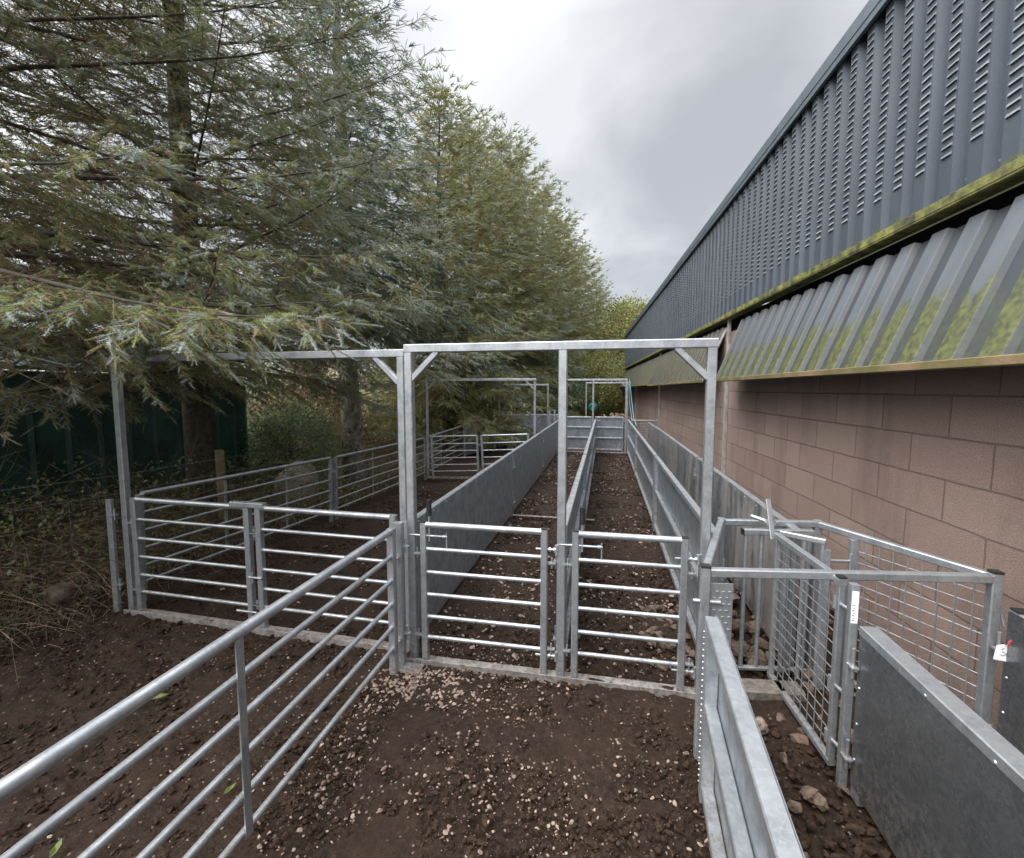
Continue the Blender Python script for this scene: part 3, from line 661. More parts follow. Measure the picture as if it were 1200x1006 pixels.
# canopies
def canopy(u0, u1, mat, fl, tilt=.0):
    pt, pr = .262, [(0, 0), (.018, .032), (.13, .032), (.148, 0)]
    top = Vector((-.005, 0, 2.635)); low = Vector((-.30, 0, 1.87)); d = (low - top); nrm = Vector((-d.z, 0, d.x)).normalized() * -1
    nrm = Vector((d.z, 0, -d.x)).normalized()
    if nrm.x > 0: nrm = -nrm
    pts = []; u = u0
    while u < u1 - .001:
        for du, h in pr:
            if u + du <= u1: pts.append((u + du, h))
        u += pt
    pts.append((u1, 0)); m = MB(); vs = []; fs = []
    for uu, h in pts:
        a = top + nrm * h; b_ = low + nrm * h; drop = tilt * (uu - u0)
        vs += [(a.x, uu, a.z), (b_.x, uu, b_.z - drop), (a.x + .004, uu, a.z - .002), (b_.x + .004, uu, b_.z - .002 - drop)]
    for i in range(len(pts) - 1):
        j = 4 * i; fs += [[j, j + 1, j + 5, j + 4], [j + 2, j + 6, j + 7, j + 3]]
    m.add(vs, fs); c = m.build('canopy', mat, shed)
    e = low + nrm * .02
    MB().bar((e.x - .008, u0 - .005, e.z - .012), (e.x - .008, u1 + .005, e.z - .012 - tilt * (u1 - u0)), .075, .042, .004).build('edge_trim', fl, c)
    s = MB()
    for uu in (u0 - .004, u1 + .004): s.bar((top.x, uu, top.z), (low.x, uu, low.z - (tilt * (u1 - u0) if uu > u0 else 0)), .012, .03, .002, (0, 1, 0))
    s.build('side_batten', COLM, c)
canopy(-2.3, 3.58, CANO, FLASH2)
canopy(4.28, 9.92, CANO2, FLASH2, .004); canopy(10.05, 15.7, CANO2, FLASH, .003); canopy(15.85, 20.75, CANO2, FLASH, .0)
MB().tube((-.30, 4.3, 1.92), (-.02, 4.12, 2.62), .018, n=8).build('strut', COLM, shed)

# ------------------------------------------------------------------ things behind on the left
gs = thing('green_shed', 'dark green profiled metal shed behind the bramble bank', 'shed', (-6.3, 0, -.4))
GRN = m_simple('dark_green_sheet', (.012, .052, .045), (.035, .12, .105), 2.5, .45, 0, .1)
m = MB(); line = []
for k in range(26):
    y = -2.2 + k * .36
    line += [(y, 0), (y + .04, .035), (y + .08, 0), (y + .18, 0)]
line.append((7.1, 0)); vs = []; fs = []
for y, v in line: vs += [(v, y, 0), (v, y, 2.35)]
for i in range(len(line) - 1): fs.append([2 * i, 2 * i + 2, 2 * i + 3, 2 * i + 1])
m.add(vs, fs); m.bar((-1.51, 7.12, 1.17), (.0, 7.12, 1.17), .02, 2.34, .002); m.build('profiled_wall', GRN, gs)
MB().add([(.12, -2.3, 2.36), (.12, 7.2, 2.36), (-3, 7.2, 2.9), (-3, -2.3, 2.9), (.12, -2.3, 2.40), (.12, 7.2, 2.40), (-3, 7.2, 2.94), (-3, -2.3, 2.94)], [[3, 2, 1, 0], [4, 5, 6, 7], [0, 1, 5, 4], [1, 2, 6, 5]]).build('roof', GRN, gs)

fp = [(-4.5, 4.64, 1.02), (-4.5, 7.1, .97), (-4.5, 9.5, .94), (-4.5, 12.2, .9), (-4.5, 2.1, 1.05)]
fl = ['mossy wooden fence post nearest the green shed', 'pale leaning wooden fence post beside the spruce trunk', 'green stained wooden fence post right of the spruce trunk', 'last wooden fence post by the back sheets', 'wooden fence post at the left end of the wire fence']
for i, ((x, y, ztp), l) in enumerate(zip(fp, fl)):
    g = gz(x, y); mb = MB(); r0 = .05
    prev = None; ring = None
    for k in range(6):
        z = g - .1 + (ztp - g + .1) * k / 5; off = (math.sin(k * 1.3 + i) * .006 + .03 * (k / 5) * (1 if i == 1 else 0), math.cos(k * 1.7 + i) * .006)
        cur = [(off[0] + r0 * (1 - .05 * k / 5) * math.cos(a * math.pi / 5) * (1 + .06 * math.sin(a * 2.1 + i)), off[1] + r0 * math.sin(a * math.pi / 5), z) for a in range(10)]
        if ring: mb.prism(ring, cur, True, k == 5 or k == 1)
        ring = cur
    tag(mb.build('fence_post', POSTW, None, (x, y, 0)), l, 'fence post', 'wooden posts of the wire fence')
w = MB()
for z in (.95, .78, .6, .42, .24, .08):
    pts = []
    for i in range(61):
        y = 1.0 + i * .19; sag = -.02 * math.sin((y - 2.1) / 2.45 * math.pi) ** 2
        pts.append((-4.44, y, z + sag + gz(-4.45, y) * .6))
    w.path(pts, .0022, 4)
for i in range(60): y = 1.1 + i * .19; w.tube((-4.44, y, gz(-4.45, y) * .6 + .08), (-4.44, y, .8 + gz(-4.45, y) * .6), .0014, n=4)
tag(w.build('wire_netting', WIRE), 'sagging rusty wire netting strung along the wooden posts', 'wire fence')

def boulder(name, label, loc, size, mat, seed):
    rr = np.random.default_rng(seed); m = MB(); nu, nv = 22, 12; P = []
    for j in range(nv + 1):
        for i in range(nu):
            th = math.pi * j / nv; ph = 2 * math.pi * i / nu
            d = Vector((math.sin(th) * math.cos(ph), math.sin(th) * math.sin(ph), math.cos(th)))
            q = 1 + .22 * (float(vnoise(np.array(d.x * 2 + seed), np.array(d.y * 2 + d.z * 1.7), seed)) - .5) * 2 + .1 * (float(vnoise(np.array(d.x * 5 + seed), np.array(d.y * 5 + d.z * 4), seed)) - .5)
            # flatten to facets
            d2 = Vector([math.copysign(abs(c) ** .7, c) for c in d])
            P.append((d2.x * size[0] * q, d2.y * size[1] * q, d2.z * size[2] * q))
    F = [[j * nu + i, j * nu + (i + 1) % nu, (j + 1) * nu + (i + 1) % nu, (j + 1) * nu + i][::-1] for j in range(nv) for i in range(nu)]
    m.add(P, F, True); return tag(m.build(name, mat, None, loc), label, 'boulder')
boulder('boulder', 'large pale slab of rock behind the wire fence near the trunk', (-5.0, 6.7, .05), (.18, .45, .42), BOULD, 3)
boulder('boulder', 'rounded brown boulder at the foot of the bramble bank', (-4.2, 2.74, .12), (.09, .10, .09), BOULD2, 5)
boulder('boulder', 'loose reddish stone lying beneath the first open hurdle of the left line', (-4.25, 5.35, -.03), (.12, .14, .08), RUBBLE, 8)
boulder('stone', 'single pale stone on the soil below the mesh gate', (.82, 2.42, .03), (.028, .035, .03), STONE, 6)
# green leaves lying on the soil
for (x, y, a, s), l in zip([(-2.42, 1.98, .4, .05), (-1.55, 1.55, 1.2, .025), (-1.98, 1.2, 2.0, .03)], ['largest fresh green leaf lying on dark soil', 'small green leaf on soil nearest the open hurdle stay', 'green leaf on soil near the bottom edge']):
    m = MB(); m.add([(-s, 0, .004), (-s * .3, s * .4, .014), (s * .6, s * .35, .01), (s * 1.2, 0, .018), (s * .5, -s * .4, .012), (-s * .4, -s * .35, .006), (0, 0, .002)], [[0, 6, 1], [1, 6, 2], [2, 6, 3], [3, 6, 4], [4, 6, 5], [5, 6, 0]])
    o = m.build('fallen_leaf', LF_BUSH, None, (x, y, .03)); o.rotation_euler = (0, 0, a); tag(o, l, 'leaf', 'green leaves on the soil')

# ------------------------------------------------------------------ conifers
def norm(a): return a / np.maximum(np.linalg.norm(a, axis=-1, keepdims=True), 1e-9)
def needle_tris(P, D, Ln, nl, nw, cnt, rg):
    n = len(P); up = np.where(np.abs(D[:, 2:3]) > .9, np.array([[1., 0, 0]]), np.array([[0, 0, 1.]]))
    U = norm(np.cross(D, up)); V = np.cross(U, D)
    t = (np.arange(cnt)[None] + rg.random((n, cnt))) / cnt
    ph = rg.uniform(0, 2 * np.pi, (n, cnt)); a = np.radians(74 - 34 * t + rg.uniform(-8, 8, (n, cnt)))
    base = P[:, None] + D[:, None] * (Ln[:, None] * t)[..., None]
    rad = U[:, None] * np.cos(ph)[..., None] + V[:, None] * np.sin(ph)[..., None]
    d = D[:, None] * np.cos(a)[..., None] + rad * np.sin(a)[..., None]
    w = norm(np.cross(d, D[:, None])) * nw / 2
    l = nl * rg.uniform(.75, 1.1, (n, cnt)) * (1 - .35 * t)
    T = np.stack([base - w, base + w, base + d * l[..., None]], 2)
    return T.reshape(-1, 3)
def kite_tris(P, D, Ln, w, rg):
    out = []; a = norm(np.cross(D, norm(rg.normal(size=D.shape)))); b = np.cross(a, D)
    for k in range(3):
        th = math.pi * k / 3; s_ = (a * math.cos(th) + b * math.sin(th)) * w / 2
        m1 = P + D * (Ln * .3)[:, None]; m2 = P + D * (Ln * .82)[:, None]; tip = P + D * (Ln * 1.06)[:, None]
        out += [np.stack([P, m1 - s_, m1 + s_], 1), np.stack([m1 - s_, m2 - s_ * .8, m1 + s_], 1), np.stack([m1 + s_, m2 - s_ * .8, m2 + s_ * .8], 1), np.stack([m2 - s_ * .8, tip, m2 + s_ * .8], 1)]
    return np.stack(out, 1).reshape(-1, 3)
def strand_quads(P, Q, w, rg):
    d = norm(Q - P); s = norm(np.cross(d, norm(rg.normal(size=P.shape)))) * w / 2
    s2 = np.cross(d, s)
    A = np.stack([P - s, P + s, Q + s * .5, Q - s * .5], 1); B = np.stack([P - s2, P + s2, Q + s2 * .5, Q - s2 * .5], 1)
    return np.concatenate([A, B]).reshape(-1, 3)
def limb_curve(base, az, Ln, e0, droop, up, m=9):
    s = np.linspace(0, 1, m); r = Ln * s
    x = base[0] + math.cos(az) * r; y = base[1] + math.sin(az) * r
    z = base[2] + Ln * (math.tan(e0) * s - droop * s ** 2 + up * s ** 4)
    return np.stack([x, y, z], -1)
def grow(seed, H, Rr, z0, nl, sp2, sp3, Ls, az_lim=None, zmax=None, lean=(0, 0), droopy=1., inner=.25, e_low=R(-4), l2max=1.2, pexp=.75):
    rg = np.random.default_rng(seed); limbs = []; B = []; Dv = []; L2 = []; S = []
    for k in range(nl):
        fr = (k + rg.random()) / nl; fr = fr ** 1.15; z = z0 + (H - z0) * fr
        if zmax and z > zmax: continue
        az = k * 2.399 + rg.uniform(-.35, .35)
        if az_lim and not az_lim(az % (2 * math.pi), rg, fr): continue
        Ln = (Rr * (1 - fr) ** pexp * rg.uniform(.72, 1.12) + .25)
        e0 = e_low + (R(48) - e_low) * fr ** 1.3 + rg.uniform(-.1, .1)
        c = limb_curve((0, 0, z), az, Ln, e0, .30 * (1 - fr) * rg.uniform(.5, 1.3), .16, 9)
        limbs.append((c, Ln, fr))
        n2 = max(6, int(Ln / sp2)); s = np.sort(rg.uniform(.10, 1., n2)); s[-1] = 1
        idx = s * 8; i0 = np.minimum(idx.astype(int), 7); f = (idx - i0)[:, None]
        p = c[i0] * (1 - f) + c[i0 + 1] * f; tan = norm(c[i0 + 1] - c[i0])
        ang = np.radians(rg.uniform(28, 68, n2)) * np.where(np.arange(n2) % 2, 1, -1); ang[-1] = 0
        ca, sa = np.cos(ang), np.sin(ang)
        d = np.stack([tan[:, 0] * ca - tan[:, 1] * sa, tan[:, 0] * sa + tan[:, 1] * ca, tan[:, 2] * .6 + rg.normal(0, .18, n2) - .22 * droopy * (1 - fr)], -1)
        d = norm(d); l2 = np.clip((.16 + .38 * Ln * (1 - s)) * rg.uniform(.55, 1.15, n2), .12, l2max) * (1 - .5 * fr)
        B.append(p); Dv.append(d); L2.append(l2); S.append(np.stack([s, np.full(n2, fr)], -1))
    B = np.concatenate(B); Dv = np.concatenate(Dv); L2 = np.concatenate(L2); S = np.concatenate(S)
    # secondary polyline in 3 pieces
    n3 = np.maximum(3, (L2 / sp3)).astype(int); rep = np.repeat(np.arange(len(B)), n3 * 2)
    q = rg.random(len(rep)); q = q ** .8
    # fixed end shoot
    def pt(i, q): return B[i] + Dv[i] * (L2[i] * q)[:, None] + np.stack([q * 0, q * 0, -.32 * droopy * L2[i] * q * q], -1)
    P = pt(rep, q)
    tan = Dv[rep] + np.stack([q * 0, q * 0, -.64 * droopy * q], -1); tan = norm(tan)
    ang = np.radians(rg.uniform(20, 60, len(rep))) * rg.choice([-1, 1], len(rep)); ca, sa = np.cos(ang), np.sin(ang)
    D = np.stack([tan[:, 0] * ca - tan[:, 1] * sa, tan[:, 0] * sa + tan[:, 1] * ca, tan[:, 2] + rg.normal(-.10, .28, len(rep))], -1); D = norm(D)
    Ln = Ls * rg.uniform(.55, 1.25, len(rep)) * (1.05 - .4 * q)
    # terminal shoots
    P = np.concatenate([P, pt(np.arange(len(B)), np.ones(len(B)))]); D = np.concatenate([D, norm(Dv + np.array([0, 0, -.35 * droopy]))]); Ln = np.concatenate([Ln, Ls * rg.uniform(.8, 1.3, len(B))])
    q = np.concatenate([q, np.ones(len(B))]); s = np.concatenate([S[rep, 0], S[:, 0]])
    out = s * .65 + q * .35
    i = np.arange(len(B)); z = np.zeros(len(B))
    segs = [(pt(i, z), pt(i, z + .5)), (pt(i, z + .5), pt(i, z + 1.))]
    return dict(limbs=limbs, P=P, D=D, L=Ln, out=out, segs=segs, rg=rg, fr=np.concatenate([S[rep, 1], S[:, 1]]))
def wood(H, r0, limbs, lr, pale_to=None, zs=-.5):
    tr = MB(); n = 14; ring = None; ks = 16
    for k in range(ks + 1):
        f = k / ks; z = zs + (H - zs) * f; r = r0 * (1 - f) ** .9 + .01
        if k == 0: r *= 1.35
        cur = [(r * math.cos(a * 2 * math.pi / n) * (1 + .07 * math.sin(a * 3 + k)) + .03 * math.sin(k * .9), r * math.sin(a * 2 * math.pi / n) * (1 + .07 * math.cos(a * 2.3 + k)), z) for a in range(n)]
        if ring: tr.prism(ring, cur, True, False)
        ring = cur
    lb = MB()
    for c, Ln, fr in limbs:
        for j in range(8):
            ra = lr * Ln * (1 - j / 8.5); rb = lr * Ln * (1 - (j + 1) / 8.5); lb.tube(c[j], c[j + 1], ra, rb, 6, False)
    return tr, lb
def crown_mesh(g, nl, nw, cnt, mats, pick, kw):
    m0 = pick(g)
    T = needle_tris(g['P'], g['D'], g['L'], nl, nw, cnt, g['rg']); K = kite_tris(g['P'], g['D'], g['L'], kw, g['rg'])
    mi = np.concatenate([np.repeat(m0, cnt), np.repeat(m0, 12)]); T = np.concatenate([T, K])
    me = rawmesh('crown', T, 3, mats, mi)
    return me
def twig_mesh(g, w, w3=None):
    rg = g['rg']; Q = [strand_quads(a, b, w, rg) for a, b in g['segs']]
    Q.append(strand_quads(g['P'], g['P'] + g['D'] * g['L'][:, None], w3 or w * .5, rg))
    return rawmesh('twigs', np.concatenate(Q), 4, [TWIG, DARKTWIG], (np.random.default_rng(1).random(sum(len(q) for q in Q) // 4) > .45).astype(int))
def make_conifer(name, label, cat, loc, rz, group, g, H, r0, lr, crown, twigs, bark=BARK, bark2=None):
    t = thing(name, label, cat, loc, rz, group); tr, lb = wood(H, r0, g['limbs'], lr)
    tr.build('trunk', bark, t); lb.build('limbs', BARK, t)
    link('crown', crown, t); link('twigs', twigs, t); return t
GT = 'spruces in the row along the left of the pens'

# A: near spruce whose boughs hang over the left pens
def pickA(g):
    r = g['rg'].random(len(g['P'])); o = g['out'] + g['rg'].normal(0, .1, len(r)); nz = vnoise(g['P'][:, 0] * 1.3 + 5, g['P'][:, 2] * 1.7 + g['P'][:, 1], 3)
    mi = np.where(r < .55, 1, 2); mi = np.where((o < .55) & (r < .35), 3, mi); mi = np.where((o + nz * .5 > .92) & (r > .35), 0, mi)
    mi = np.where(r > .96, 3, mi); return mi
gA = grow(5, 13., 4.1, 2.22, 215, .055, .036, .105, zmax=7.2, droopy=.6, e_low=R(6), l2max=1.15,
          az_lim=lambda a, r_, f: not (f < .16 and a > 4.9 and a < 5.75) and ((a < 1.9 or a > 4.9) or r_.random() < .25))
keep = (gA['out'] + gA['rg'].normal(0, .12, len(gA['P']))) > .42
bare = gA['rg'].random(len(keep)) < .12
gA2 = dict(gA); k = keep & ~bare
for key in ('P', 'D', 'L', 'out', 'fr'): gA2[key] = gA[key][k]
print('A shoots', len(gA2['P']))
crA = crown_mesh(gA2, .018, .0027, 40, [LF_BLUE, LF_OLIVE, LF_GREEN, LF_TAN], pickA, .005)
twA = twig_mesh(gA, .006, .0032)
make_conifer('spruce', 'nearest spruce, its drooping blue tipped boughs filling the upper left', 'tree', (-5.45, 2.35, -.1), 0, GT, gA, 13, .26, .0065, crA, twA)

gD = grow(16, 13., 3.5, 2.15, 175, .065, .046, .115, zmax=8.5, droopy=.5, e_low=R(3), l2max=1.0)
gD2 = dict(gD); k = (gD['out'] + gD['rg'].normal(0, .12, len(gD['P']))) > .36
for key in ('P', 'D', 'L', 'out', 'fr'): gD2[key] = gD[key][k]
print('D shoots', len(gD2['P']))
make_conifer('spruce', 'second nearest spruce, thick with blue tipped shoots above the first open hurdle', 'tree', (-5.05, 4.9, -.2), 2.2, GT, gD, 13, .17, .006,
             crown_mesh(gD2, .020, .0034, 32, [LF_BLUE, LF_OLIVE, LF_GREEN, LF_TAN], pickA, .006), twig_mesh(gD, .006, .0034))

# B: dark blue-green spruce with the pale trunk
def pickB(g):
    r = g['rg'].random(len(g['P'])); o = g['out'] + g['rg'].normal(0, .1, len(r))
    mi = np.where(r < .6, 3, 1); mi = np.where((o > .78) & (r > .45), 0, mi); mi = np.where(r > .93, 2, mi); return mi
gB = grow(9, 11.4, 3.3, 3.4, 190, .10, .075, .19, droopy=.8, e_low=R(-8), zmax=12, pexp=1.)
crB = crown_mesh(gB, .028, .0055, 24, [LF_BLUE, LF_GREEN, LF_TAN, LF_DARK], pickB, .012)
twB = twig_mesh(gB, .009, .005); print('B shoots', len(gB['P']))
make_conifer('spruce', 'dark spruce with bare pale lower trunk behind the open hurdles', 'tree', (-5.2, 8.7, -.35), .6, GT, gB, 11.8, .23, .007, crB, twB, BARKPALE)

# C: olive and grey spruces of the row
def pickC(g):
    r = g['rg'].random(len(g['P'])); o = g['out'] + g['rg'].normal(0, .12, len(r)) + .12 * g['fr']; nz = vnoise(g['P'][:, 0] * .9 + 15, g['P'][:, 2] * .9 + g['P'][:, 1], 7)
    mi = np.where(r < .62, 1, np.where(r < .80, 3, 2)); mi = np.where((o + .35 * nz > 1.0) & (r > .45), 0, mi); return mi
def varC(seed, H, Rr):
    g = grow(seed, H, Rr, 1.3, 230, .13, .10, .25, droopy=.7, e_low=R(-6), pexp=.62)
    print('C', len(g['P']))
    return g, crown_mesh(g, .042, .0095, 18, [LF_BLUE, LF_OLIVE2, LF_OLIVE, LF_TAN], pickC, .020), twig_mesh(g, .014, .008), H
va, vb = varC(21, 12.0, 3.6), varC(33, 11.6, 3.9)
row = [(va, -4.95, 13.6, .3, .885, 'pale olive spruce with the pointed top standing first beyond the dark one'), (vb, -5.0, 17.0, 1.9, .98, 'second olive spruce beyond the dark one'), (vb, -4.6, 20.6, 3.9, 1.1, 'third olive spruce beyond the dark one'),
       (va, -4.8, 24.5, 4.4, 1.12, 'fourth olive spruce beyond the dark one'), (vb, -3.9, 29, 5.2, 1.2, 'fifth olive spruce beyond the dark one'), (va, -3.4, 34, .9, 1.15, 'sixth olive spruce beyond the dark one'), (vb, -2.3, 39.5, 2.9, 1.15, 'seventh olive spruce beyond the dark one'),
       (va, -.9, 45, 5.0, 1.0, 'lowest and farthest olive spruce, the last before the yellow tree')]
first = {}
for v, x, y, rz, s, l in row:
    if id(v[0]) not in first:
        t = make_conifer('spruce', l, 'tree', (x, y, -.3), rz, GT, v[0], v[3], .2, .007, v[1], v[2]); first[id(v[0])] = t; t.scale = (s,) * 3
    else:
        src = first[id(v[0])]; c = src.copy(); COL.objects.link(c)
        c.location = (x, y, -.3); c.rotation_euler = (0, 0, rz); c.scale = (s,) * 3; c['label'] = l
        for ch in list(src.children): d = ch.copy(); COL.objects.link(d); d.parent = c

# leafy things
def leaf_mass(P, s, mats, rg, mi=None):
    n = len(P); d = norm(rg.normal(size=(n, 3))); u = norm(np.cross(d, rg.normal(size=(n, 3)))); v = np.cross(d, u)
    sz = (s * rg.uniform(.6, 1.3, n))[:, None]
    Q = np.stack([P - u * sz * .5, P - v * sz * .3 + u * sz * .1, P + u * sz * .6, P + v * sz * .3 + u * sz * .1], 1)
    return rawmesh('leaves', Q.reshape(-1, 3), 4, mats, mi)
def blobs(rg, n, cl, spread, box):
    c = np.stack([rg.uniform(a, b, n) for a, b in box], -1)
    return c
def broadleaf(name, label, loc, H, Rr, mats, seed, leaf=.12, ncl=130, per=150, group=None, z0=.25, cat='tree'):
    rg = np.random.default_rng(seed); t = thing(name, label, cat, loc, 0, group)
    c = norm(rg.normal(size=(ncl, 3))) * rg.uniform(.35, 1, (ncl, 1)) ** .6; c[:, :2] *= Rr; c[:, 2] = H * (z0 + (1 - z0) / 2) + c[:, 2] * H * (1 - z0) / 2
    P = np.repeat(c, per, 0) + rg.normal(size=(ncl * per, 3)) * Rr * .13
    link('crown', leaf_mass(P, leaf, mats, rg, rg.integers(0, len(mats), len(P))), t)
    m = MB(); m.tube((0, 0, -.3), (0, 0, H * .55), .03 * H * .5, .01 * H, 8)
    for k in range(0, ncl, 3): m.tube((0, 0, H * (.15 + .4 * rg.random())), tuple(c[k]), .012 + .002 * H, .006, 4)
    m.build('trunk', DARKTWIG, t); return t
broadleaf('broadleaf_tree', 'yellowing broadleaf tree at the far end of the row beside the shed roof', (2.2, 44, 0), 9.6, 3.4, [LF_YEL, LF_BUSH, LF_YEL], 2, .2, 170, 130)
broadleaf('broadleaf_tree', 'yellow green tree just beyond the far frames', (.9, 30, 0), 7.0, 3.0, [LF_YEL, LF_BUSH, LF_DRY], 4, .14, 170, 130, z0=.08)
GB = 'bushes closing the view beyond the far gates'
for i, (x, y, h, r_, mt, l) in enumerate([(-2.6, 21.5, 3.6, 1.9, [LF_BUSH, LF_GREEN, LF_DARK], 'dark green bush behind the plain frame'), (-.3, 24, 3.8, 1.9, [LF_YEL, LF_BUSH, LF_DRY], 'pale green bush left of centre beyond the far gates'), (1.6, 26, 3.4, 2.0, [LF_BUSH, LF_YEL, LF_GREEN], 'green bush beyond the far gates nearest the shed'), (-4.6, 17.0, 2.8, 1.6, [LF_DRY, LF_TAN, LF_OLIVE], 'dry brown bush under the olive spruce')]):
    broadleaf('bush', l, (x, y, -.1), h, r_, mt, 40 + i, .085, 110, 190, GB, 0, 'bush')
# low evergreen boughs under the dark spruce
broadleaf('bush', 'low dark evergreen bush behind the boulder and wire fence', (-5.9, 7.7, -.4), 1.9, 1.1, [LF_DARK, LF_GREEN, LF_OLIVE], 61, .05, 90, 220, None, 0, 'bush')
broadleaf('bush', 'rusty orange leaved shrub between shed and spruce trunk', (-6.8, 9.6, -.3), 2.6, 1.1, [LF_DRY, LF_TAN, LF_DRY], 62, .06, 70, 160, None, 0, 'bush')

for i, (x, y, mt, l) in enumerate([(-8.4, 12.2, [LF_DRY, LF_BUSH, LF_TAN], 'reddish brown bush behind the pale lower trunk'), (-9.6, 9.6, [LF_GREEN, LF_BUSH, LF_DARK], 'dark green bush beyond the end of the green shed'), (-7.6, 16.0, [LF_DRY, LF_TAN, LF_BUSH], 'brown hedge bush left of the olive spruces')]):
    broadleaf('bush', l, (x, y, -.5), 3.0, 2.0, mt, 80 + i, .08, 110, 170, 'bushes behind the left pens', 0, 'bush')
# undergrowth: arching dead stems along the bank
def stems(name, n, box, lmin, lmax, r, mats, seed, hfun=None, steps=6):
    rg = np.random.default_rng(seed); Q = []
    P = np.stack([rg.uniform(box[0], box[1], n), rg.uniform(box[2], box[3], n), np.zeros(n)], -1); P[:, 2] = gbase(P[:, 0], P[:, 1])
    d = norm(np.stack([rg.normal(.1, .7, n), rg.normal(0, .8, n), rg.uniform(.5, 1.6, n)], -1)); l = rg.uniform(lmin, lmax, n) * (1 if hfun is None else hfun(P[:, 0], P[:, 1]))
    for k in range(steps):
        Q2 = P + d * (l / steps)[:, None]; Q.append(strand_quads(P, Q2, r * (1 - .5 * k / steps), rg)); P = Q2
        d = norm(d + np.array([0, 0, -.28]) + rg.normal(0, .22, d.shape)); 
        under = P[:, 2] < gbase(P[:, 0], P[:, 1]) + .01; d[under, 2] = np.abs(d[under, 2]) * .3
    V = np.concatenate(Q); return rawmesh(name, V, 4, mats, rg.integers(0, len(mats), len(V) // 4))
STRAW = m_simple('straw_coloured_stems', (.13, .10, .06), (.27, .21, .13), 5, .9, 0, 0)
me = stems('undergrowth', 3400, (-6.1, -3.95, .6, 5.2), .5, 1.7, .0055, [TWIG, DARKTWIG, DARKTWIG, STRAW], 5, lambda x, y: .35 + .65 * sstep(-3.9, -4.7, x))
tag(link('bramble_thicket', me), 'tangled dead brambles on the bank at the left edge', 'brambles', None, 'stuff')
me = stems('undergrowth', 4200, (-8, -4.0, 5.2, 17), .4, 1.6, .007, [TWIG, STRAW, DARKTWIG], 6, lambda x, y: .3 + .7 * sstep(-3.9, -5.2, x))
tag(link('dead_undergrowth', me), 'dry brown stems and bracken under the spruces', 'undergrowth', None, 'stuff')
# ground-level leaf litter and dried leaves in the thicket
rgl = np.random.default_rng(77); n = 26000
P = np.stack([rgl.uniform(-7.5, -3.95, n), rgl.uniform(.8, 17, n), np.zeros(n)], -1); P[:, 2] = gbase(P[:, 0], P[:, 1]) + rgl.random(n) ** 2 * .55 * sstep(-3.9, -4.8, P[:, 0]) + .015
tag(link('leaf_litter', leaf_mass(P, .035, [LF_DRY, LF_TAN, LF_OLIVE], rgl, rgl.integers(0, 3, n))), 'dead leaves and weeds along the foot of the wire fence', 'leaf litter', None, 'stuff')
n = 7000; P = np.stack([rgl.uniform(-6.1, -4.15, n), rgl.uniform(.8, 7.5, n), np.zeros(n)], -1)
P[:, 2] = gbase(P[:, 0], P[:, 1]) + rgl.random(n) ** 1.3 * (.25 + .75 * vnoise(P[:, 0] * 1.5, P[:, 1] * 1.5, 55)) * sstep(-4.0, -4.8, P[:, 0]) * 1.1
tag(link('weeds', leaf_mass(P, .045, [LF_BUSH, LF_OLIVE, LF_GREEN], rgl, rgl.integers(0, 3, n))), 'small green weeds and ivy leaves growing through the brambles', 'weeds', None, 'stuff')
# far rubble heap and the teal thing on it
pts = []
for k in range(420):
    x, y = .5 + rg.normal() * 1.1, 19.5 + rg.normal() * .8; h = max(0, .72 - ((x - .5) ** 2 / 3.5 + (y - 19.5) ** 2 / 2.5)); pts.append((x, y, h * rg.random() ** .5, rg.uniform(.05, .2)))
tag(link('rubble_heap', rocks('rubble_heap', pts, STONE, .8)), 'pale rubble heap beyond the far gates', 'rubble heap', None, 'stuff')
m = MB()
rr = random.Random(4); ring = None
for k in range(7):
    z = .42 + k * .05; w_ = .17 * math.sin(.5 + k * .38)
    cur = [(w_ * math.cos(a * math.pi / 6) * rr.uniform(.8, 1.15), .16 * math.sin(a * math.pi / 6) * rr.uniform(.8, 1.1), z) for a in range(12)]
    if ring: m.prism(ring, cur, False, k in (1, 6))
    ring = cur
tag(m.build('plastic_bag', TEAL, None, (-.42, 17.6, .52)), 'crumpled teal green plastic bag on the rubble beyond the far gates', 'bag')

# ------------------------------------------------------------------ world, light, camera
w = bpy.data.worlds.new('World'); sc.world = w; w.use_nodes = True; nt = w.node_tree; bg = nt.nodes['Background']
sky = N(nt, 'ShaderNodeTexSky', sky_type='NISHITA'); sky.sun_disc = False; sky.sun_elevation = R(48); sky.sun_rotation = R(232)
bg.inputs['Strength'].default_value = .1
tc = N(nt, 'ShaderNodeTexCoord')
sp = N(nt, 'ShaderNodeSeparateXYZ'); L(nt, tc.outputs['Generated'], sp.inputs[0])
zz = N(nt, 'ShaderNodeMath', operation='MAXIMUM'); L(nt, sp.outputs[2], zz.inputs[0]); zz.inputs[1].default_value = 0.
za = N(nt, 'ShaderNodeMath', operation='ADD'); L(nt, zz.outputs[0], za.inputs[0]); za.inputs[1].default_value = .22
cv = N(nt, 'ShaderNodeCombineXYZ')
for i in (0, 1):
    dv = N(nt, 'ShaderNodeMath', operation='DIVIDE'); L(nt, sp.outputs[i], dv.inputs[0]); L(nt, za.outputs[0], dv.inputs[1]); L(nt, dv.outputs[0], cv.inputs[i])
mp = N(nt, 'ShaderNodeMapping'); mp.inputs['Location'].default_value = (3.3, 1.7, 0); L(nt, cv.outputs[0], mp.inputs['Vector'])
n1 = N(nt, 'ShaderNodeTexNoise'); n1.inputs['Scale'].default_value = 1.15; n1.inputs['Detail'].default_value = 6; n1.inputs['Roughness'].default_value = .5; n1.inputs['Distortion'].default_value = .35; L(nt, mp.outputs[0], n1.inputs['Vector'])
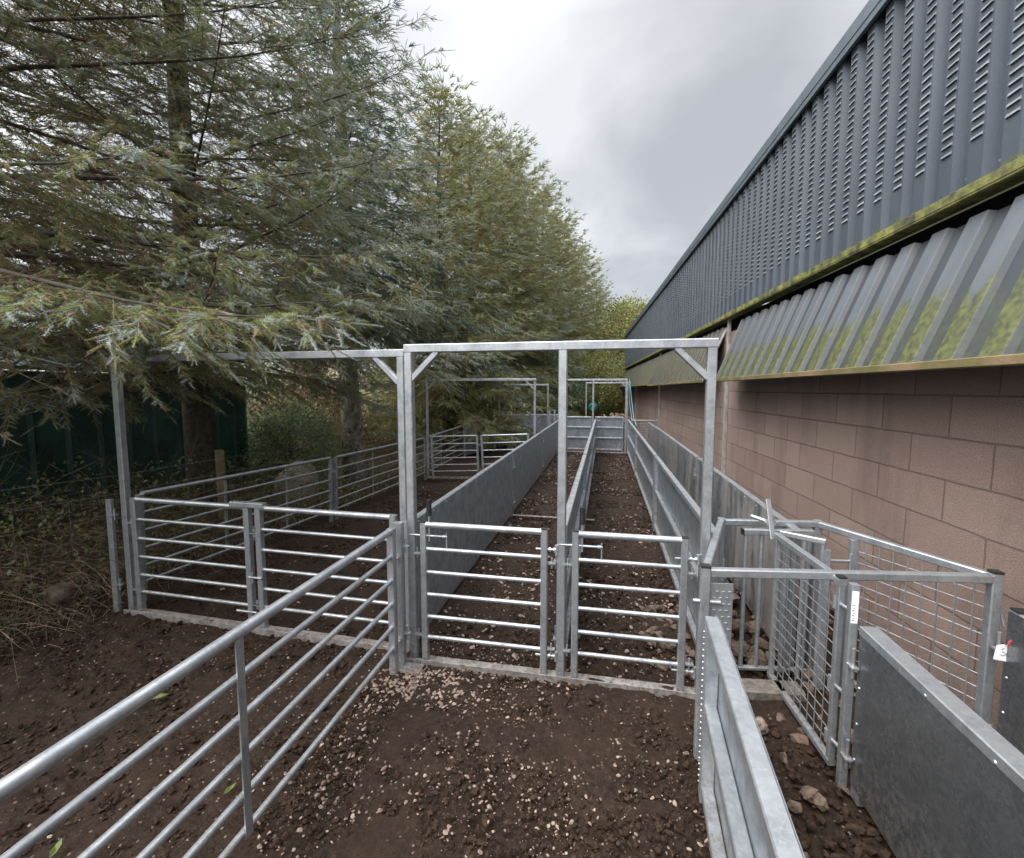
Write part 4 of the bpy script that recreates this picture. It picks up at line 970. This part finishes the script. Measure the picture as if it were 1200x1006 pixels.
def dirblob(px, py, r0, r1, amt, src):
    ya, pi_ = math.atan(108 / 537), math.atan(47 / 537)
    f = Vector((-math.sin(ya) * math.cos(pi_), math.cos(ya) * math.cos(pi_), -math.sin(pi_))); rt = Vector((math.cos(ya), math.sin(ya), 0)); up = rt.cross(f)
    d = (f * 537 + rt * (px - 600) + up * (503 - py)).normalized()
    nv = N(nt, 'ShaderNodeVectorMath', operation='NORMALIZE'); L(nt, tc.outputs['Generated'], nv.inputs[0])
    dt = N(nt, 'ShaderNodeVectorMath', operation='DOT_PRODUCT'); L(nt, nv.outputs[0], dt.inputs[0]); dt.inputs[1].default_value = d
    m_ = mapr(nt, dt.outputs['Value'], math.cos(R(r0)), math.cos(R(r1)), 0, amt); a_ = N(nt, 'ShaderNodeMath', operation='ADD'); L(nt, m_, a_.inputs[0]); L(nt, src, a_.inputs[1]); return a_.outputs[0]
fac = dirblob(690, 105, 17, 2, .10, n1.outputs['Fac']); fac = dirblob(755, 225, 18, 3, -.095, fac); fac = dirblob(470, 60, 16, 3, .03, fac)
cl = ramp(nt, fac, [(.38, (1.42, 1.44, 1.49)), (.46, (1.68, 1.7, 1.75)), (.53, (1.98, 2.0, 2.04)), (.62, (2.4, 2.42, 2.45))])
up_ = mapr(nt, sp.outputs[2], .60, .95, 1., 3.2)   # an overcast sky is brightest overhead
sd = N(nt, 'ShaderNodeVectorMath', operation='DOT_PRODUCT'); L(nt, tc.outputs['Generated'], sd.inputs[0])
sd.inputs[1].default_value = (math.sin(R(232)) * math.cos(R(48)), math.cos(R(232)) * math.cos(R(48)), math.sin(R(48)))
gl = mapr(nt, sd.outputs['Value'], .1, .9, 1., 2.7)      # glow added behind the camera around the hidden sun, to brighten the trees
um = N(nt, 'ShaderNodeMath', operation='MULTIPLY'); L(nt, up_, um.inputs[0]); L(nt, gl, um.inputs[1]); up_ = um.outputs[0]
vs_ = N(nt, 'ShaderNodeVectorMath', operation='SCALE'); L(nt, cl, vs_.inputs[0]); L(nt, up_, vs_.inputs['Scale'])
L(nt, mixc(nt, .93, sky.outputs[0], vs_.outputs[0]), bg.inputs['Color'])
sun = bpy.data.lights.new('sun', 'SUN'); sun.energy = 1.4; sun.angle = R(55); sun.color = (1, .97, .92)
so = bpy.data.objects.new('sun', sun); COL.objects.link(so); so.rotation_euler = (R(42), 0, R(180 - 35))
# sun direction matches sky sun_rotation (clockwise from +Y)
az, el = R(232), R(48)
so.rotation_euler = Vector((math.sin(az) * math.cos(el), math.cos(az) * math.cos(el), math.sin(el))).to_track_quat('Z', 'Y').to_euler()

cam = bpy.data.cameras.new('camera'); cam.sensor_width = 36; cam.lens = 537 / 1200 * 36; cam.clip_end = 2000; cam.clip_start = .05
co = bpy.data.objects.new('camera', cam); COL.objects.link(co); co.location = (0, 0, 1.75)
yaw = math.atan(108 / 537); p = math.atan(47 / 537)
co.rotation_euler = (math.pi / 2 - p, 0, yaw)
sc.camera = co
sc.view_settings.view_transform = 'Standard'; sc.view_settings.look = 'None'; sc.view_settings.exposure = 1.9; sc.view_settings.gamma = 1
sc.cycles.max_bounces = 7; sc.cycles.diffuse_bounces = 5; sc.cycles.glossy_bounces = 3; sc.cycles.use_denoising = True
